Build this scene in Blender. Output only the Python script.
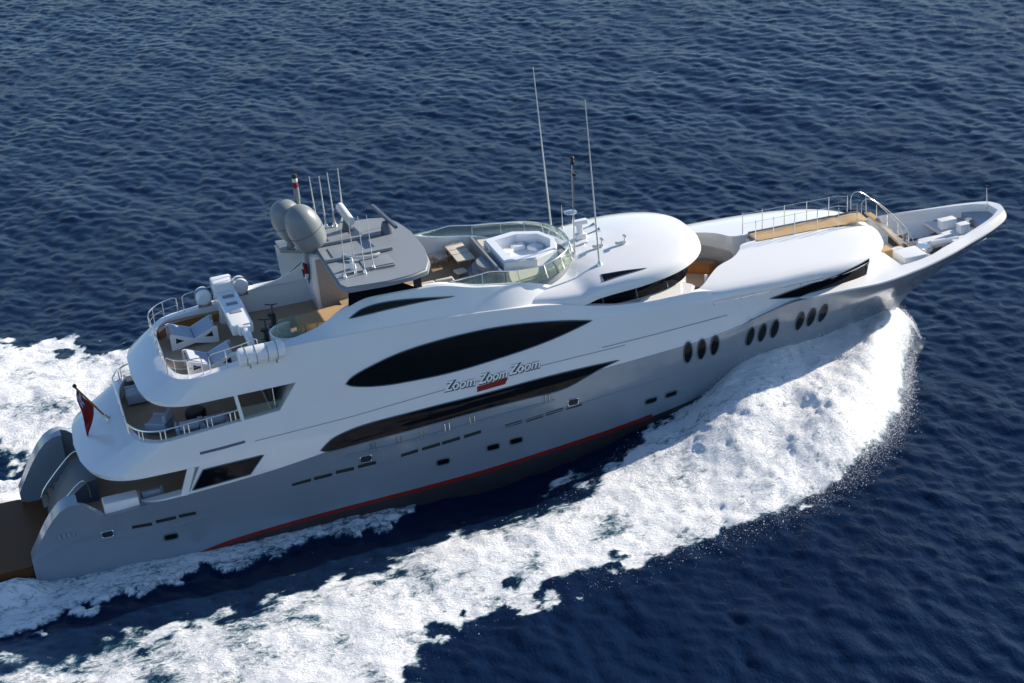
import bpy, bmesh, math, random
import numpy as np
from mathutils import Vector, Matrix, noise as mnoise

for o in list(bpy.data.objects): bpy.data.objects.remove(o)
SC = bpy.context.scene
COL = SC.collection
R = math.radians

# ------------------------------------------------------------------ camera
cam_d = bpy.data.cameras.new('camera'); cam = bpy.data.objects.new('camera', cam_d); COL.objects.link(cam)
AZ, EL, ROLL, DIST, TGT = R(15.25), R(24.28), R(-5.96), 89.57, Vector((-0.818, 0, 4.53))
dirv = Vector((-math.sin(AZ)*math.cos(EL), -math.cos(AZ)*math.cos(EL), math.sin(EL)))
fw = -dirv; rt = fw.cross(Vector((0, 0, 1))).normalized(); up = rt.cross(fw)
r2 = rt*math.cos(ROLL) + up*math.sin(ROLL); u2 = -rt*math.sin(ROLL) + up*math.cos(ROLL)
cam.matrix_world = Matrix(((r2.x, u2.x, -fw.x, 0), (r2.y, u2.y, -fw.y, 0), (r2.z, u2.z, -fw.z, 0), (0, 0, 0, 1)))
cam.location = TGT + dirv*DIST
cam_d.sensor_width = 36; cam_d.lens = 1958.2/1024*36
cam_d.clip_start = 1; cam_d.clip_end = 9000
SC.camera = cam

# ------------------------------------------------------------------ light
SUN_EL, SUN_AZ = R(23.5), R(12)          # azimuth from the bow (+x) towards port (+y)
world = bpy.data.worlds.new('World'); SC.world = world; world.use_nodes = True
wn = world.node_tree; wn.nodes.clear()
sky = wn.nodes.new('ShaderNodeTexSky'); sky.sky_type = 'NISHITA'; sky.sun_disc = False
sky.sun_elevation = SUN_EL; sky.sun_rotation = R(90) - SUN_AZ
sky.air_density = 1.0; sky.dust_density = .3; sky.ozone_density = 4.5
bg = wn.nodes.new('ShaderNodeBackground'); bg.inputs['Strength'].default_value = 0.105
wo = wn.nodes.new('ShaderNodeOutputWorld')
wn.links.new(sky.outputs[0], bg.inputs[0]); wn.links.new(bg.outputs[0], wo.inputs[0])
sd = bpy.data.lights.new('sun', 'SUN'); sd.energy = 5.0; sd.angle = R(0.53); sd.color = (1.0, 0.90, 0.76)
sun = bpy.data.objects.new('sun', sd); COL.objects.link(sun)
sv = Vector((math.cos(SUN_AZ)*math.cos(SUN_EL), math.sin(SUN_AZ)*math.cos(SUN_EL), math.sin(SUN_EL)))
sun.rotation_euler = sv.to_track_quat('Z', 'Y').to_euler(); sun.location = sv*200
SC.view_settings.view_transform = 'Standard'; SC.view_settings.look = 'None'
SC.view_settings.exposure = 0.66; SC.view_settings.gamma = 1

# ------------------------------------------------------------------ materials
def mat(name, col, rough=.4, metal=0, coat=0, spec=.5, var=0, vscale=1.5, bump=0, bscale=20, alpha=None, trans=0, ior=1.45, stretch=(1, 1, 1)):
    m = bpy.data.materials.new(name); m.use_nodes = True
    nt = m.node_tree; b = nt.nodes['Principled BSDF']
    b.inputs['Base Color'].default_value = (*col, 1); b.inputs['Roughness'].default_value = rough
    b.inputs['Metallic'].default_value = metal; b.inputs['Coat Weight'].default_value = coat; b.inputs['Coat Roughness'].default_value = .05
    b.inputs['Specular IOR Level'].default_value = spec; b.inputs['IOR'].default_value = ior
    b.inputs['Transmission Weight'].default_value = trans
    if alpha is not None: b.inputs['Alpha'].default_value = alpha
    tc = nt.nodes.new('ShaderNodeTexCoord'); mp = nt.nodes.new('ShaderNodeMapping'); mp.inputs['Scale'].default_value = stretch
    nt.links.new(tc.outputs['Object'], mp.inputs[0])
    if var:
        n = nt.nodes.new('ShaderNodeTexNoise'); n.inputs['Scale'].default_value = vscale; n.inputs['Detail'].default_value = 6
        nt.links.new(mp.outputs[0], n.inputs[0])
        mx = nt.nodes.new('ShaderNodeMix'); mx.data_type = 'RGBA'
        mx.inputs[6].default_value = (*[c*(1-var) for c in col], 1); mx.inputs[7].default_value = (*[min(1, c*(1+var)) for c in col], 1)
        nt.links.new(n.outputs[0], mx.inputs[0]); nt.links.new(mx.outputs[2], b.inputs['Base Color'])
        rr = nt.nodes.new('ShaderNodeMapRange'); rr.inputs[3].default_value = rough*.8; rr.inputs[4].default_value = rough*1.25
        nt.links.new(n.outputs[0], rr.inputs[0]); nt.links.new(rr.outputs[0], b.inputs['Roughness'])
    if bump:
        n2 = nt.nodes.new('ShaderNodeTexNoise'); n2.inputs['Scale'].default_value = bscale; n2.inputs['Detail'].default_value = 4
        nt.links.new(mp.outputs[0], n2.inputs[0])
        bp = nt.nodes.new('ShaderNodeBump'); bp.inputs['Strength'].default_value = bump; bp.inputs['Distance'].default_value = .02
        nt.links.new(n2.outputs[0], bp.inputs['Height']); nt.links.new(bp.outputs[0], b.inputs['Normal'])
    return m
def teak_mat(name, c1, c2, plank=.09, axis=1, rough=.6):
    m = mat(name, c1, rough, var=.2, vscale=2.5, stretch=(.35, 3, 3)); nt = m.node_tree; b = nt.nodes['Principled BSDF']
    tc = nt.nodes.new('ShaderNodeTexCoord'); sp = nt.nodes.new('ShaderNodeSeparateXYZ'); nt.links.new(tc.outputs['Object'], sp.inputs[0])
    mm = nt.nodes.new('ShaderNodeMath'); mm.operation = 'MODULO'; ad = nt.nodes.new('ShaderNodeMath'); ad.operation = 'ADD'; ad.inputs[1].default_value = 50
    nt.links.new(sp.outputs[axis], ad.inputs[0]); nt.links.new(ad.outputs[0], mm.inputs[0]); mm.inputs[1].default_value = plank
    gt = nt.nodes.new('ShaderNodeMath'); gt.operation = 'LESS_THAN'; gt.inputs[1].default_value = plank*.1; nt.links.new(mm.outputs[0], gt.inputs[0])
    old = b.inputs['Base Color'].links[0].from_socket
    mx = nt.nodes.new('ShaderNodeMix'); mx.data_type = 'RGBA'; mx.inputs[7].default_value = (*c2, 1)
    nt.links.new(gt.outputs[0], mx.inputs[0]); nt.links.new(old, mx.inputs[6]); nt.links.new(mx.outputs[2], b.inputs['Base Color'])
    return m
M = dict(
    white=mat('white_gelcoat', (.80, .80, .79), .22, coat=.5, var=.015, vscale=.6),
    grey=mat('grey_hull_paint', (.235, .28, .335), .2, metal=.1, coat=.6, var=.06, vscale=.5, bump=.35, bscale=.55),
    red=mat('red_boot_stripe', (.24, .015, .012), .4, var=.1, vscale=3),
    black=mat('black_antifouling', (.03, .03, .035), .5, var=.2, vscale=2),
    glass=mat('dark_tinted_glass', (.005, .006, .008), .05, spec=.18, var=.3, vscale=.8),
    seal=mat('grey_seal', (.10, .12, .15), .5, var=.1),
    groove=mat('groove_shadow_gap', (.26, .28, .31), .5, var=.1),
    teak=teak_mat('weathered_teak', (.42, .30, .19), (.09, .04, .03)),
    gold=teak_mat('golden_teak', (.50, .34, .17), (.20, .12, .06)),
    wet=mat('wet_teak', (.13, .052, .016), .5, spec=.2, var=.35, vscale=1.2, bump=.3, bscale=3, stretch=(.4, 2, 1)),
    varn=mat('varnished_wood', (.34, .13, .04), .2, coat=.6, var=.25, vscale=4, stretch=(.3, 3, 3)),
    steel=mat('polished_steel', (.72, .72, .70), .18, metal=.9, var=.05),
    whip=mat('white_fibreglass', (.62, .62, .60), .4, var=.05),
    lgrey=mat('light_grey_composite', (.235, .255, .275), .45, var=.06, vscale=2, bump=.1),
    dome=mat('grey_dome_paint', (.21, .23, .24), .35, var=.04, vscale=2),
    dark=mat('black_rubber', (.02, .02, .022), .55, var=.2, vscale=5),
    fab=mat('cream_cushion', (.62, .56, .46), .85, var=.08, vscale=4, bump=.3, bscale=40),
    bfab=mat('pale_blue_upholstery', (.42, .46, .53), .85, var=.08, vscale=4, bump=.3, bscale=40),
    wcush=mat('white_vinyl', (.74, .74, .73), .5, var=.04, vscale=3, bump=.15, bscale=15),
    scr=mat('green_tinted_screen', (.75, .86, .80), .02, trans=.92, ior=1.1, spec=.5, var=.02),
    tub=mat('white_tub_acrylic', (.78, .80, .82), .15, coat=.4, var=.02),
    flagred=mat('red_flag_cloth', (.22, .01, .01), .8, var=.15, vscale=5),
    flagblue=mat('blue_flag_cloth', (.02, .03, .15), .8, var=.1),
    flagwhite=mat('white_flag_cloth', (.75, .75, .75), .8, var=.05),
    letter=mat('chrome_lettering', (.90, .90, .88), .3, metal=0, var=.05),
    lshade=mat('black_lettering_edge', (.02, .02, .02), .4, var=.1),
    beige=mat('beige_face', (.33, .30, .27), .6, var=.06, vscale=2),
    transom=mat('dark_matte_transom', (.07, .085, .11), .45, var=.08, vscale=.8),  # darker and duller than the hull grey
    chain=mat('anchor_chain', (.12, .12, .12), .5, metal=.6, var=.3, vscale=20),
)

# ------------------------------------------------------------------ object helpers
def finish(me, angle=35):
    me.polygons.foreach_set('use_smooth', [True]*len(me.polygons))
    me.set_sharp_from_angle(angle=R(angle)); me.update()
def link(name, me, m, parent=None, angle=35):
    o = bpy.data.objects.new(name, me); COL.objects.link(o)
    if m: me.materials.append(M[m] if isinstance(m, str) else m)
    if parent: o.parent = parent
    finish(me, angle)
    return o
def obj(name, bm, m, parent=None, angle=35):
    bmesh.ops.recalc_face_normals(bm, faces=bm.faces)
    me = bpy.data.meshes.new(name); bm.to_mesh(me); bm.free()
    return link(name, me, m, parent, angle)
def tag(o, label, cat=None, group=None, kind=None):
    if label: o['label'] = label
    if cat: o['category'] = cat
    if group: o['group'] = group
    if kind: o['kind'] = kind
    return o
def thing(name, label, cat, loc=(0, 0, 0), rz=0, group=None):
    o = bpy.data.objects.new(name, None); COL.objects.link(o); o.empty_display_size = .3
    o.location = loc; o.rotation_euler = (0, 0, rz)
    return tag(o, label, cat, group)
def dup(root, loc, rz, label, group=None, scale=None):
    r = root.copy(); COL.objects.link(r); r.location = loc; r.rotation_euler = (0, 0, rz); r['label'] = label
    if group: r['group'] = group
    if scale: r.scale = scale
    for ch in list(root.children):
        c = ch.copy(); COL.objects.link(c); c.parent = r
        for g in list(ch.children):
            d = g.copy(); COL.objects.link(d); d.parent = c
    return r
def NB(): return bmesh.new()
def add_box(bm, c, s, rz=0, bev=0, rot=None):
    g = bmesh.ops.create_cube(bm, size=1); vs = g['verts']
    mtx = Matrix.Translation(c) @ (rot if rot else Matrix.Rotation(rz, 4, 'Z')) @ Matrix.Diagonal((*s, 1))
    bmesh.ops.transform(bm, matrix=mtx, verts=vs)
    if bev:
        es = list({e for v in vs for e in v.link_edges})
        bmesh.ops.bevel(bm, geom=es, offset=bev, segments=3, affect='EDGES', profile=.6)
def add_tube(bm, pts, r, n=8, closed=False, taper=None):
    pts = [Vector(p) for p in pts]; k = len(pts); rings = []
    nrm = None
    for i, p in enumerate(pts):
        if closed: t = pts[(i+1) % k]-pts[i-1]
        else: t = pts[min(i+1, k-1)]-pts[max(i-1, 0)]
        t.normalize()
        if nrm is None: nrm = t.orthogonal().normalized()
        else: nrm = (nrm - t*nrm.dot(t)).normalized()
        b = t.cross(nrm); rr = r if taper is None else r + (taper-r)*i/(k-1)
        rings.append([bm.verts.new(p + (nrm*math.cos(a)+b*math.sin(a))*rr) for a in [2*math.pi*j/n for j in range(n)]])
    m = k if closed else k-1
    for i in range(m):
        A, B = rings[i], rings[(i+1) % k]
        for j in range(n): bm.faces.new((A[j], A[(j+1) % n], B[(j+1) % n], B[j]))
    if not closed:
        bm.faces.new(rings[0][::-1]); bm.faces.new(rings[-1])
def add_lathe(bm, prof, c=(0, 0, 0), n=28, mtx=None, sc=(1, 1)):
    rings = []
    for r, z in prof:
        if r < 1e-5: rings.append([bm.verts.new((0, 0, z))])
        else: rings.append([bm.verts.new((r*math.cos(a)*sc[0], r*math.sin(a)*sc[1], z)) for a in [2*math.pi*j/n for j in range(n)]])
    for A, B in zip(rings, rings[1:]):
        for j in range(n):
            a = [A[j % len(A)], A[(j+1) % len(A)], B[(j+1) % len(B)], B[j % len(B)]]
            u = []
            for v in a:
                if v not in u: u.append(v)
            if len(u) > 2: bm.faces.new(u)
    for E in (rings[0], rings[-1]):
        if len(E) > 2: bm.faces.new(E)
    mt = Matrix.Translation(c) @ (mtx if mtx else Matrix.Identity(4))
    bmesh.ops.transform(bm, matrix=mt, verts=[v for r_ in rings for v in r_])
def add_prism(bm, poly, z0, z1, axis='z'):
    f = (lambda a, b, h: (a, b, h)) if axis == 'z' else (lambda a, b, h: (a, h, b))
    A = [bm.verts.new(f(a, b, z0)) for a, b in poly]; B = [bm.verts.new(f(a, b, z1)) for a, b in poly]
    bm.faces.new(A[::-1]); bm.faces.new(B)
    for i in range(len(A)): bm.faces.new((A[i], A[(i+1) % len(A)], B[(i+1) % len(A)], B[i]))
def resample(pl, n):
    pl = np.array(pl, float); d = np.r_[0, np.cumsum(np.linalg.norm(np.diff(pl, axis=0), axis=1))]
    t = np.linspace(0, d[-1], n)
    return np.stack([np.interp(t, d, pl[:, k]) for k in range(pl.shape[1])], 1)
def smooth_poly(pl, n, it=2):
    pl = np.array(pl, float)
    for _ in range(it):
        q = [pl[0]]
        for a, b in zip(pl, pl[1:]): q += [a*.75+b*.25, a*.25+b*.75]
        q.append(pl[-1]); pl = np.array(q)
    return resample(pl, n)

#GEO<  shell functions ------------------------------------------------
def tab(*kv):
    xs = [k for k, _ in kv]; ys = [v for _, v in kv]
    return lambda x: np.interp(x, xs, ys)
def stab(*kv):
    # smooth (monotone cubic) table
    xs = np.array([k for k, _ in kv], float); ys = np.array([v for _, v in kv], float)
    h = np.diff(xs); d = np.diff(ys)/h; m = np.zeros(len(xs)); m[0] = d[0]; m[-1] = d[-1]
    for i in range(1, len(xs)-1):
        m[i] = 0 if d[i-1]*d[i] <= 0 else 3*(h[i-1]+h[i])/((2*h[i]+h[i-1])/d[i-1]+(h[i]+2*h[i-1])/d[i])
    def f(x):
        x = np.clip(x, xs[0], xs[-1]); i = np.clip(np.searchsorted(xs, x)-1, 0, len(xs)-2)
        t = (x-xs[i])/h[i]
        return (2*t**3-3*t**2+1)*ys[i]+(t**3-2*t**2+t)*h[i]*m[i]+(-2*t**3+3*t**2)*ys[i+1]+(t**3-t**2)*h[i]*m[i+1]
    return f
# sheer (grey / white boundary) height and half breadth
zA = stab((-23.7, .9), (-23.2, 1.7), (-22.6, 2.6), (-22.0, 3.2), (-21.5, 3.38), (-21, 3.2), (-20.3, 2.62), (-18.4, 2.72), (-16.7, 2.8), (-13.5, 3.0),
          (-11.9, 3.17), (-10.5, 3.35), (-4, 3.9), (2.9, 4.35), (4.7, 4.45), (6.7, 4.6), (8.6, 4.9), (10.2, 5.25), (11.6, 5.46), (13.9, 5.42), (16, 5.3), (18, 5.3), (20, 5.38), (22, 5.52), (24.5, 5.72))
bS = stab((-23.7, 3.62), (-22, 3.95), (-20, 4.18), (-16, 4.3), (-8, 4.33), (8, 4.33), (12, 4.3), (14, 4.25), (16, 4.05), (18, 3.52), (20, 2.85), (21.5, 2.22), (22.5, 1.8), (23.4, 1.33), (24.0, .92), (24.35, .5), (24.53, .04))
bW = stab((0, 3.45), (.2, 3.95), (.45, 4.05), (.6, 3.7), (.75, 2.55), (.85, 1.5), (.95, .45), (1, .02))
ZK = -1.0
def fl_(t): return 1.25 + .35*np.clip((t-.55)/.3, 0, 1)
_xs = stab((0, 16.6), (.145, 17.3), (.3, 18.0), (.45, 18.8), (.55, 19.5), (.67, 20.85), (.73, 21.6), (.85, 23.2), (.93, 24.1), (1, 24.5))
def xstem(v): return _xs(np.clip(v, 0, 1))
def hull_pt(t, v):
    xs = xstem(v); x = -23.6 + (xs+23.6)*t
    xt = -23.6 + 48.1*t
    y = bW(t)*(1-v**fl_(t)) + bS(xt)*v**fl_(t)
    z = ZK + (zA(xt)-ZK)*v
    return x, y, z
def hull_y(x, z):
    v = np.clip((z-ZK)/(zA(x)-ZK), 0, 1)
    for _ in range(4):
        t = np.clip((x+23.6)/(xstem(v)+23.6), 0, 1); xt = -23.6+48.1*t
        v = np.clip((z-ZK)/(zA(xt)-ZK), 0, 1)
    return bW(t)*(1-v**fl_(t)) + bS(xt)*v**fl_(t)
class Lv:
    def __init__(s, z, B, a, f, La=2.5, nA=2.6, Lf=4, nF=2.4): s.z, s.B, s.a, s.f, s.La, s.nA, s.Lf, s.nF = z, B, a, f, La, nA, Lf, nF
    def half(s, x):
        x = np.asarray(x, float)
        k = np.clip((s.La-(x-s.a))/s.La, 0, 1); k2 = np.clip((s.Lf-(s.f-x))/s.Lf, 0, 1)
        return s.B(x)*(1-k**s.nA)**(1/s.nA)*(1-k2**s.nF)**(1/s.nF)
    def inset(s, d, dz, df=None, da=None):
        B0, z0 = s.B, s.z
        return Lv(lambda x: z0(x)+dz, lambda x: np.maximum(B0(x)-d, .05), s.a+(d if da is None else da), s.f-(d if df is None else df), s.La, s.nA, s.Lf, s.nF)
c_ = lambda v: (lambda x: np.zeros_like(np.asarray(x, float))+v)
z1f = lambda x: np.maximum(3.98, zA(x)+.14)
U_L = [
    Lv(lambda x: zA(x)-.06, lambda x: bS(x)-.01, -19.4, 10.6, La=2.2, nA=3, Lf=2),
    Lv(z1f, lambda x: np.minimum(bS(x), 4.3)+.0, -20.8, 10.6, La=2.6, nA=2.7, Lf=2),
    Lv(lambda x: z1f(x)+.22, lambda x: np.minimum(bS(x), 4.3), -20.9, 10.6, La=2.6, nA=2.7, Lf=2),
    Lv(stab((-21, 5.3), (-17.3, 5.3), (-12.3, 5.6), (0, 5.95), (8, 6.0), (12, 6.0)), stab((-20, 4.08), (0, 4.14), (8, 4.22), (13, 4.1)), -18.8, 10.6, La=2.2, nA=3.2, Lf=2),
    Lv(stab((-18, 6.72), (-11, 6.72), (0, 6.72), (5, 6.5), (8, 6.3), (12, 6.15)), stab((-18, 4.08), (0, 4.03), (8, 4.2), (13, 4)), -17.9, 10.5, La=2.4, nA=2.8, Lf=2),
    Lv(stab((-18, 6.92), (-11, 6.92), (0, 6.85), (5, 6.6), (8, 6.38), (12, 6.2)), stab((-18, 4.08), (0, 4.0), (8, 4.18), (13, 4)), -17.95, 10.5, La=2.4, nA=2.8, Lf=2),
    Lv(stab((-17, 7.62), (-13.5, 7.95), (-11.9, 8.3), (-6.7, 8.2), (-.25, 7.7), (2, 7.18), (3.2, 6.98), (5, 6.86), (6.5, 6.86), (8, 6.65), (10, 6.42), (12, 6.25)), stab((-17, 3.78), (0, 3.85), (5, 3.98), (8, 4.02), (12, 3.9)), -16.8, 10.4, La=2.0, nA=3.2, Lf=2),
]
T_L = [
    Lv(lambda x: U_L[-1].z(x)-.03, c_(3.82), -12.2, 2.6, La=1.0, nA=4, Lf=5, nF=2),
    Lv(stab((-12.2, 8.25), (-11, 8.4), (-10, 8.62), (-8.9, 9.2), (-7.7, 9.52), (-5, 9.45), (-3, 8.98), (-1.2, 8.68), (.2, 8.26), (2.0, 7.45)), c_(3.42), -12.0, 2.5, La=1.0, nA=4, Lf=5, nF=2),
    Lv(stab((-12.2, 8.25), (-11, 8.43), (-10, 8.68), (-8.9, 9.27), (-7.7, 9.59), (-5, 9.52), (-3, 9.04), (-1.2, 8.72), (.2, 8.3), (2.0, 7.5)), c_(3.34), -11.9, 2.4, La=1.0, nA=4, Lf=5, nF=2),
]
_r = Lv(stab((-3, 7.6), (1.5, 7.26), (2.3, 7.44), (4.2, 7.6), (6.6, 7.78), (8.2, 7.95)), stab((-3, 3.1), (-1.2, 3.5), (.6, 3.78), (2, 3.9), (4, 3.96)), -3.0, 8.25, La=1, nA=4, Lf=4.6, nF=2.45)
R_L = [_r.inset(.06, .0, da=0), _r.inset(-.01, .05, da=0), _r.inset(.01, .3, .06, 0), _r.inset(.07, .47, .2, 0), _r.inset(.22, .6, .42, 0), _r.inset(.65, .75, .9, 0), _r.inset(1.25, .89, 1.5, 0), _r.inset(2.0, 1.01, 2.3, 0), _r.inset(2.9, 1.1, 3.2, 0)]
_f = Lv(stab((4, 6.2), (10, 6.15), (14, 6.1), (17.4, 6.2)), stab((4, 3.3), (6, 3.85), (8, 4.2), (10, 4.27), (11.5, 4.2), (13, 4.12), (17.4, 4.0)), 4.6, 17.45, La=1.2, nA=3, Lf=5.2, nF=2.35)
def _rec(l, d):
    B0 = l.B; l.B = lambda x: B0(x) - d*np.clip((np.asarray(x)-9.3)/2, 0, 1); return l
F_L = [_rec(_f.inset(.02, -1.1, .2, 0), .2), _rec(_f.inset(.02, -.62, .2, 0), .14), _rec(_f.inset(.01, -.04, .15, 0), .13), _f.inset(.02, 0, .03, 0), _f.inset(0, .06, 0, 0), _f.inset(.01, .32, .12, 0), _f.inset(.07, .47, .3, 0), _f.inset(.2, .58, .55, 0), _f.inset(.6, .7, 1.0, 0), _f.inset(1.2, .82, 1.6, 0), _f.inset(1.9, .93, 2.3, 0), _f.inset(2.9, 1.0, 3.2, 0)]
G_L = [Lv(lambda x: zA(x)-.03, lambda x: bS(x)+.004, 10.4, 24.52, La=2, nA=2, Lf=.05, nF=2),
       Lv(lambda x: zA(x)+.05, lambda x: bS(x)+.004, 10.4, 24.53, La=2, nA=2, Lf=.05, nF=2),
       Lv(lambda x: zA(x)+np.interp(x, [12, 17, 19, 22, 24.3], [.16, .2, .32, .36, .40]), lambda x: np.maximum(bS(x)-np.interp(x, [9, 16, 19, 24.3], [.4, .4, .4, .12]), .06), 10.4, 24.3, La=2, nA=2, Lf=.3, nF=2)]
def shell_y(L, x, z):
    zs = [float(l.z(x)) for l in L]; ys = [float(l.half(x)) for l in L]
    return float(np.interp(z, zs, ys))
#GEO>

def solid(L, N=150):
    bm = NB(); rings = []
    s = .5-.5*np.cos(np.linspace(0, math.pi, N)); s = .55*s+.45*np.linspace(0, 1, N)
    for l in L:
        x = l.a+(l.f-l.a)*s; y = l.half(x); z = np.broadcast_to(l.z(x), x.shape)
        y[0] = y[-1] = 0
        st = [bm.verts.new((x[i], -y[i], z[i])) for i in range(N)]
        po = [st[0]]+[bm.verts.new((x[i], y[i], z[i])) for i in range(1, N-1)]+[st[-1]]
        rings.append((st, po))
    for (s0, p0), (s1, p1) in zip(rings, rings[1:]):
        for i in range(N-1):
            bm.faces.new((s0[i], s0[i+1], s1[i+1], s1[i])); bm.faces.new((p0[i+1], p0[i], p1[i], p1[i+1]))
    for k in (0, -1):
        st, po = rings[k]
        for i in range(N-1):
            u = []
            for v in (st[i], st[i+1], po[i+1], po[i]):
                if v not in u: u.append(v)
            bm.faces.new(u)
    return bm
def hull_solid(N=170, K=26):
    bm = NB(); G = []
    for k in range(K):
        v = k/(K-1); row = []
        for i in range(N):
            t = i/(N-1); t = t**.92
            x, y, z = (float(q) for q in hull_pt(t, v))
            row.append((bm.verts.new((x, -y, z)), bm.verts.new((x, y, z))))
        G.append(row)
    for k in range(K-1):
        for i in range(N-1):
            bm.faces.new((G[k][i][0], G[k][i+1][0], G[k+1][i+1][0], G[k+1][i][0]))
            bm.faces.new((G[k][i+1][1], G[k][i][1], G[k+1][i][1], G[k+1][i+1][1]))
        bm.faces.new((G[k][0][1], G[k][0][0], G[k+1][0][0], G[k+1][0][1]))
        bm.faces.new((G[k][-1][0], G[k][-1][1], G[k+1][-1][1], G[k+1][-1][0]))
    for k in (0, K-1):
        for i in range(N-1): bm.faces.new((G[k][i][0], G[k][i][1], G[k][i+1][1], G[k][i+1][0]))
    return bm
def carve(o, cutters):
    tmp = []
    for c in cutters:
        bmesh.ops.recalc_face_normals(c, faces=c.faces)
        me = bpy.data.meshes.new('cutter'); c.to_mesh(me); c.free()
        co = bpy.data.objects.new('cutter', me); COL.objects.link(co); tmp.append(co)
        md = o.modifiers.new('cut', 'BOOLEAN'); md.operation = 'DIFFERENCE'; md.solver = 'EXACT'; md.object = co
    bpy.context.view_layer.update()
    ev = o.evaluated_get(bpy.context.evaluated_depsgraph_get())
    me = bpy.data.meshes.new_from_object(ev); old = o.data; o.modifiers.clear(); o.data = me; bpy.data.meshes.remove(old)
    for co in tmp:
        m = co.data; bpy.data.objects.remove(co); bpy.data.meshes.remove(m)
    finish(me, 32)
def sym(half): return [(x, -y) for x, y in half] + [(x, y) for x, y in half[::-1]]
def plan_prism(l, z0, z1, n=60):
    x = l.a+(l.f-l.a)*(.5-.5*np.cos(np.linspace(0, math.pi, n))); y = l.half(x)
    half = [(float(a), float(b)) for a, b in zip(x[1:-1], y[1:-1])]
    poly = [(l.a, 0.)] + [(a, -b) for a, b in half] + [(l.f, 0.)] + [(a, b) for a, b in half[::-1]]
    bm = NB(); add_prism(bm, poly, z0, z1); return bm
def prism(poly, h0, h1, axis='z'):
    bm = NB(); add_prism(bm, poly, h0, h1, axis); return bm
def box(c, s, **k):
    bm = NB(); add_box(bm, c, s, **k); return bm

# ====================================================================== the yacht
YACHT = thing('motor_yacht', 'long white and grey motor yacht speeding across the dark blue sea', 'yacht')
Y = YACHT
hull = obj('hull', hull_solid(), 'grey', Y)
WELL_B = sym(list(zip([17.35, 17.9, 18.8, 19.8, 21.2, 22.4, 23.3, 23.9], [3.02, 3.08, 2.92, 2.56, 1.95, 1.43, .96, .45])))
def bow_well(z0, d, xe=23.9):
    bm = NB(); xs = np.linspace(17.35, xe, 40); wb = stab(*[(p[0], -p[1]) for p in WELL_B[:len(WELL_B)//2]])(xs); rings = []
    for z in (z0, 5.0, 5.35, 5.65, 8.0):
        y = np.maximum(np.minimum(wb, hull_y(xs, z if z < 5.3 else 5.3+0*xs)-d if z < 5.6 else wb), .02)
        rings.append([bm.verts.new((x, -q, z)) for x, q in zip(xs, y)]+[bm.verts.new((x, q, z)) for x, q in zip(xs[::-1], y[::-1])])
    for A, B in zip(rings, rings[1:]):
        for i in range(len(A)): bm.faces.new((A[i], A[(i+1) % len(A)], B[(i+1) % len(A)], B[i]))
    m = len(xs)
    for E in (rings[0], rings[-1]):
        for i in range(m-1): bm.faces.new((E[i], E[i+1], E[2*m-2-i], E[2*m-1-i]))
    return bm
carve(hull, [prism([(-26, -2.75), (-20.9, -3.05), (-20.9, 3.05), (-26, 2.75)], .55, 6),
             prism([(-21.3, -3.75), (-15, -3.9), (-15, 3.9), (-21.3, 3.75)], 2.0, 6),
             bow_well(4.62, .1, 22.9)])
up_ = obj('superstructure', solid(U_L), 'white', Y)
UD_open = [(-23, 5.3), (-18.4, 5.3), (-17.3, 5.3), (-12.35, 5.62), (-11.5, 6.72), (-23, 6.72)]
MD_open = [(-23, 2.0), (-20.2, 2.62), (-18.4, 2.79), (-16.7, 2.88), (-16.15, 3.9), (-16.1, 3.98), (-23, 3.98)]
WELL_S = Lv(c_(0), stab((-17, 3.38), (-9, 3.2), (-2, 3.1), (2, 3.1)), -16.5, 2.1, La=1.7, nA=3.4, Lf=3.2, nF=2.2)
half5 = [(1.7, 3.55), (3.5, 3.78), (5.3, 3.88), (6.6, 3.84), (7.3, 3.55), (8.0, 2.8), (8.6, 2.25), (9.5, 1.85), (10.15, 1.15), (10.4, .5), (11.3, .42)]
WELL_P = sym([tuple(p) for p in smooth_poly(half5, 40)])
carve(up_, [prism(UD_open, -7, 7, 'y'), prism(MD_open, -7, 7, 'y'),
            plan_prism(Lv(c_(0), c_(3.78), -18.55, -12.3, La=2., nA=3.2, Lf=.2, nF=4), 4.7, 6.72),
            prism([(-20.5, -3.7), (-15, -3.85), (-15, 3.85), (-20.5, 3.7)], 1.5, 3.98),
            plan_prism(WELL_S, 7.22, 13), prism(WELL_P, 5.4, 12)])
sb = obj('sundeck_coaming', solid(T_L), 'white', Y)
carve(sb, [plan_prism(WELL_S, 7.0, 13)])
br = obj('bridge_roof', solid(R_L), 'white', Y)
carve(br, [plan_prism(WELL_S, 7.0, 13)])
fh = obj('foredeck_house', solid(F_L), 'white', Y)
carve(fh, [prism(WELL_P, 5.4, 12)])
bw_ = obj('bow_bulwark', solid(G_L, 200), 'white', Y)
carve(bw_, [bow_well(4.2, .1)])

# ------------------------------------------------------------------ things set into the shell
def strip(up_l, lo_l, yf, n=48, m=8, off=.016, side=-1, ret=None):
    a = resample(up_l, n); b = resample(lo_l, n); bm = ret if ret is not None else NB(); G = []
    for i in range(n):
        row = []
        for j in range(m+1):
            x, z = a[i]*(1-j/m)+b[i]*j/m
            row.append(bm.verts.new((x, side*(yf(x, z)+off), z)))
        G.append(row)
    for i in range(n-1):
        for j in range(m): bm.faces.new((G[i][j], G[i+1][j], G[i+1][j+1], G[i][j+1]))
    bmesh.ops.remove_doubles(bm, verts=bm.verts, dist=.0015)
    return bm
yH = lambda x, z: float(hull_y(x, z))
yU = lambda x, z: shell_y(U_L, x, z)
yT = lambda x, z: shell_y(T_L, x, z)
yF = lambda x, z: shell_y(F_L, x, z)
yM = lambda x, z: max(float(hull_y(x, min(z, float(zA(x))))), 0) if z <= float(zA(x)) else yU(x, z)
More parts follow.
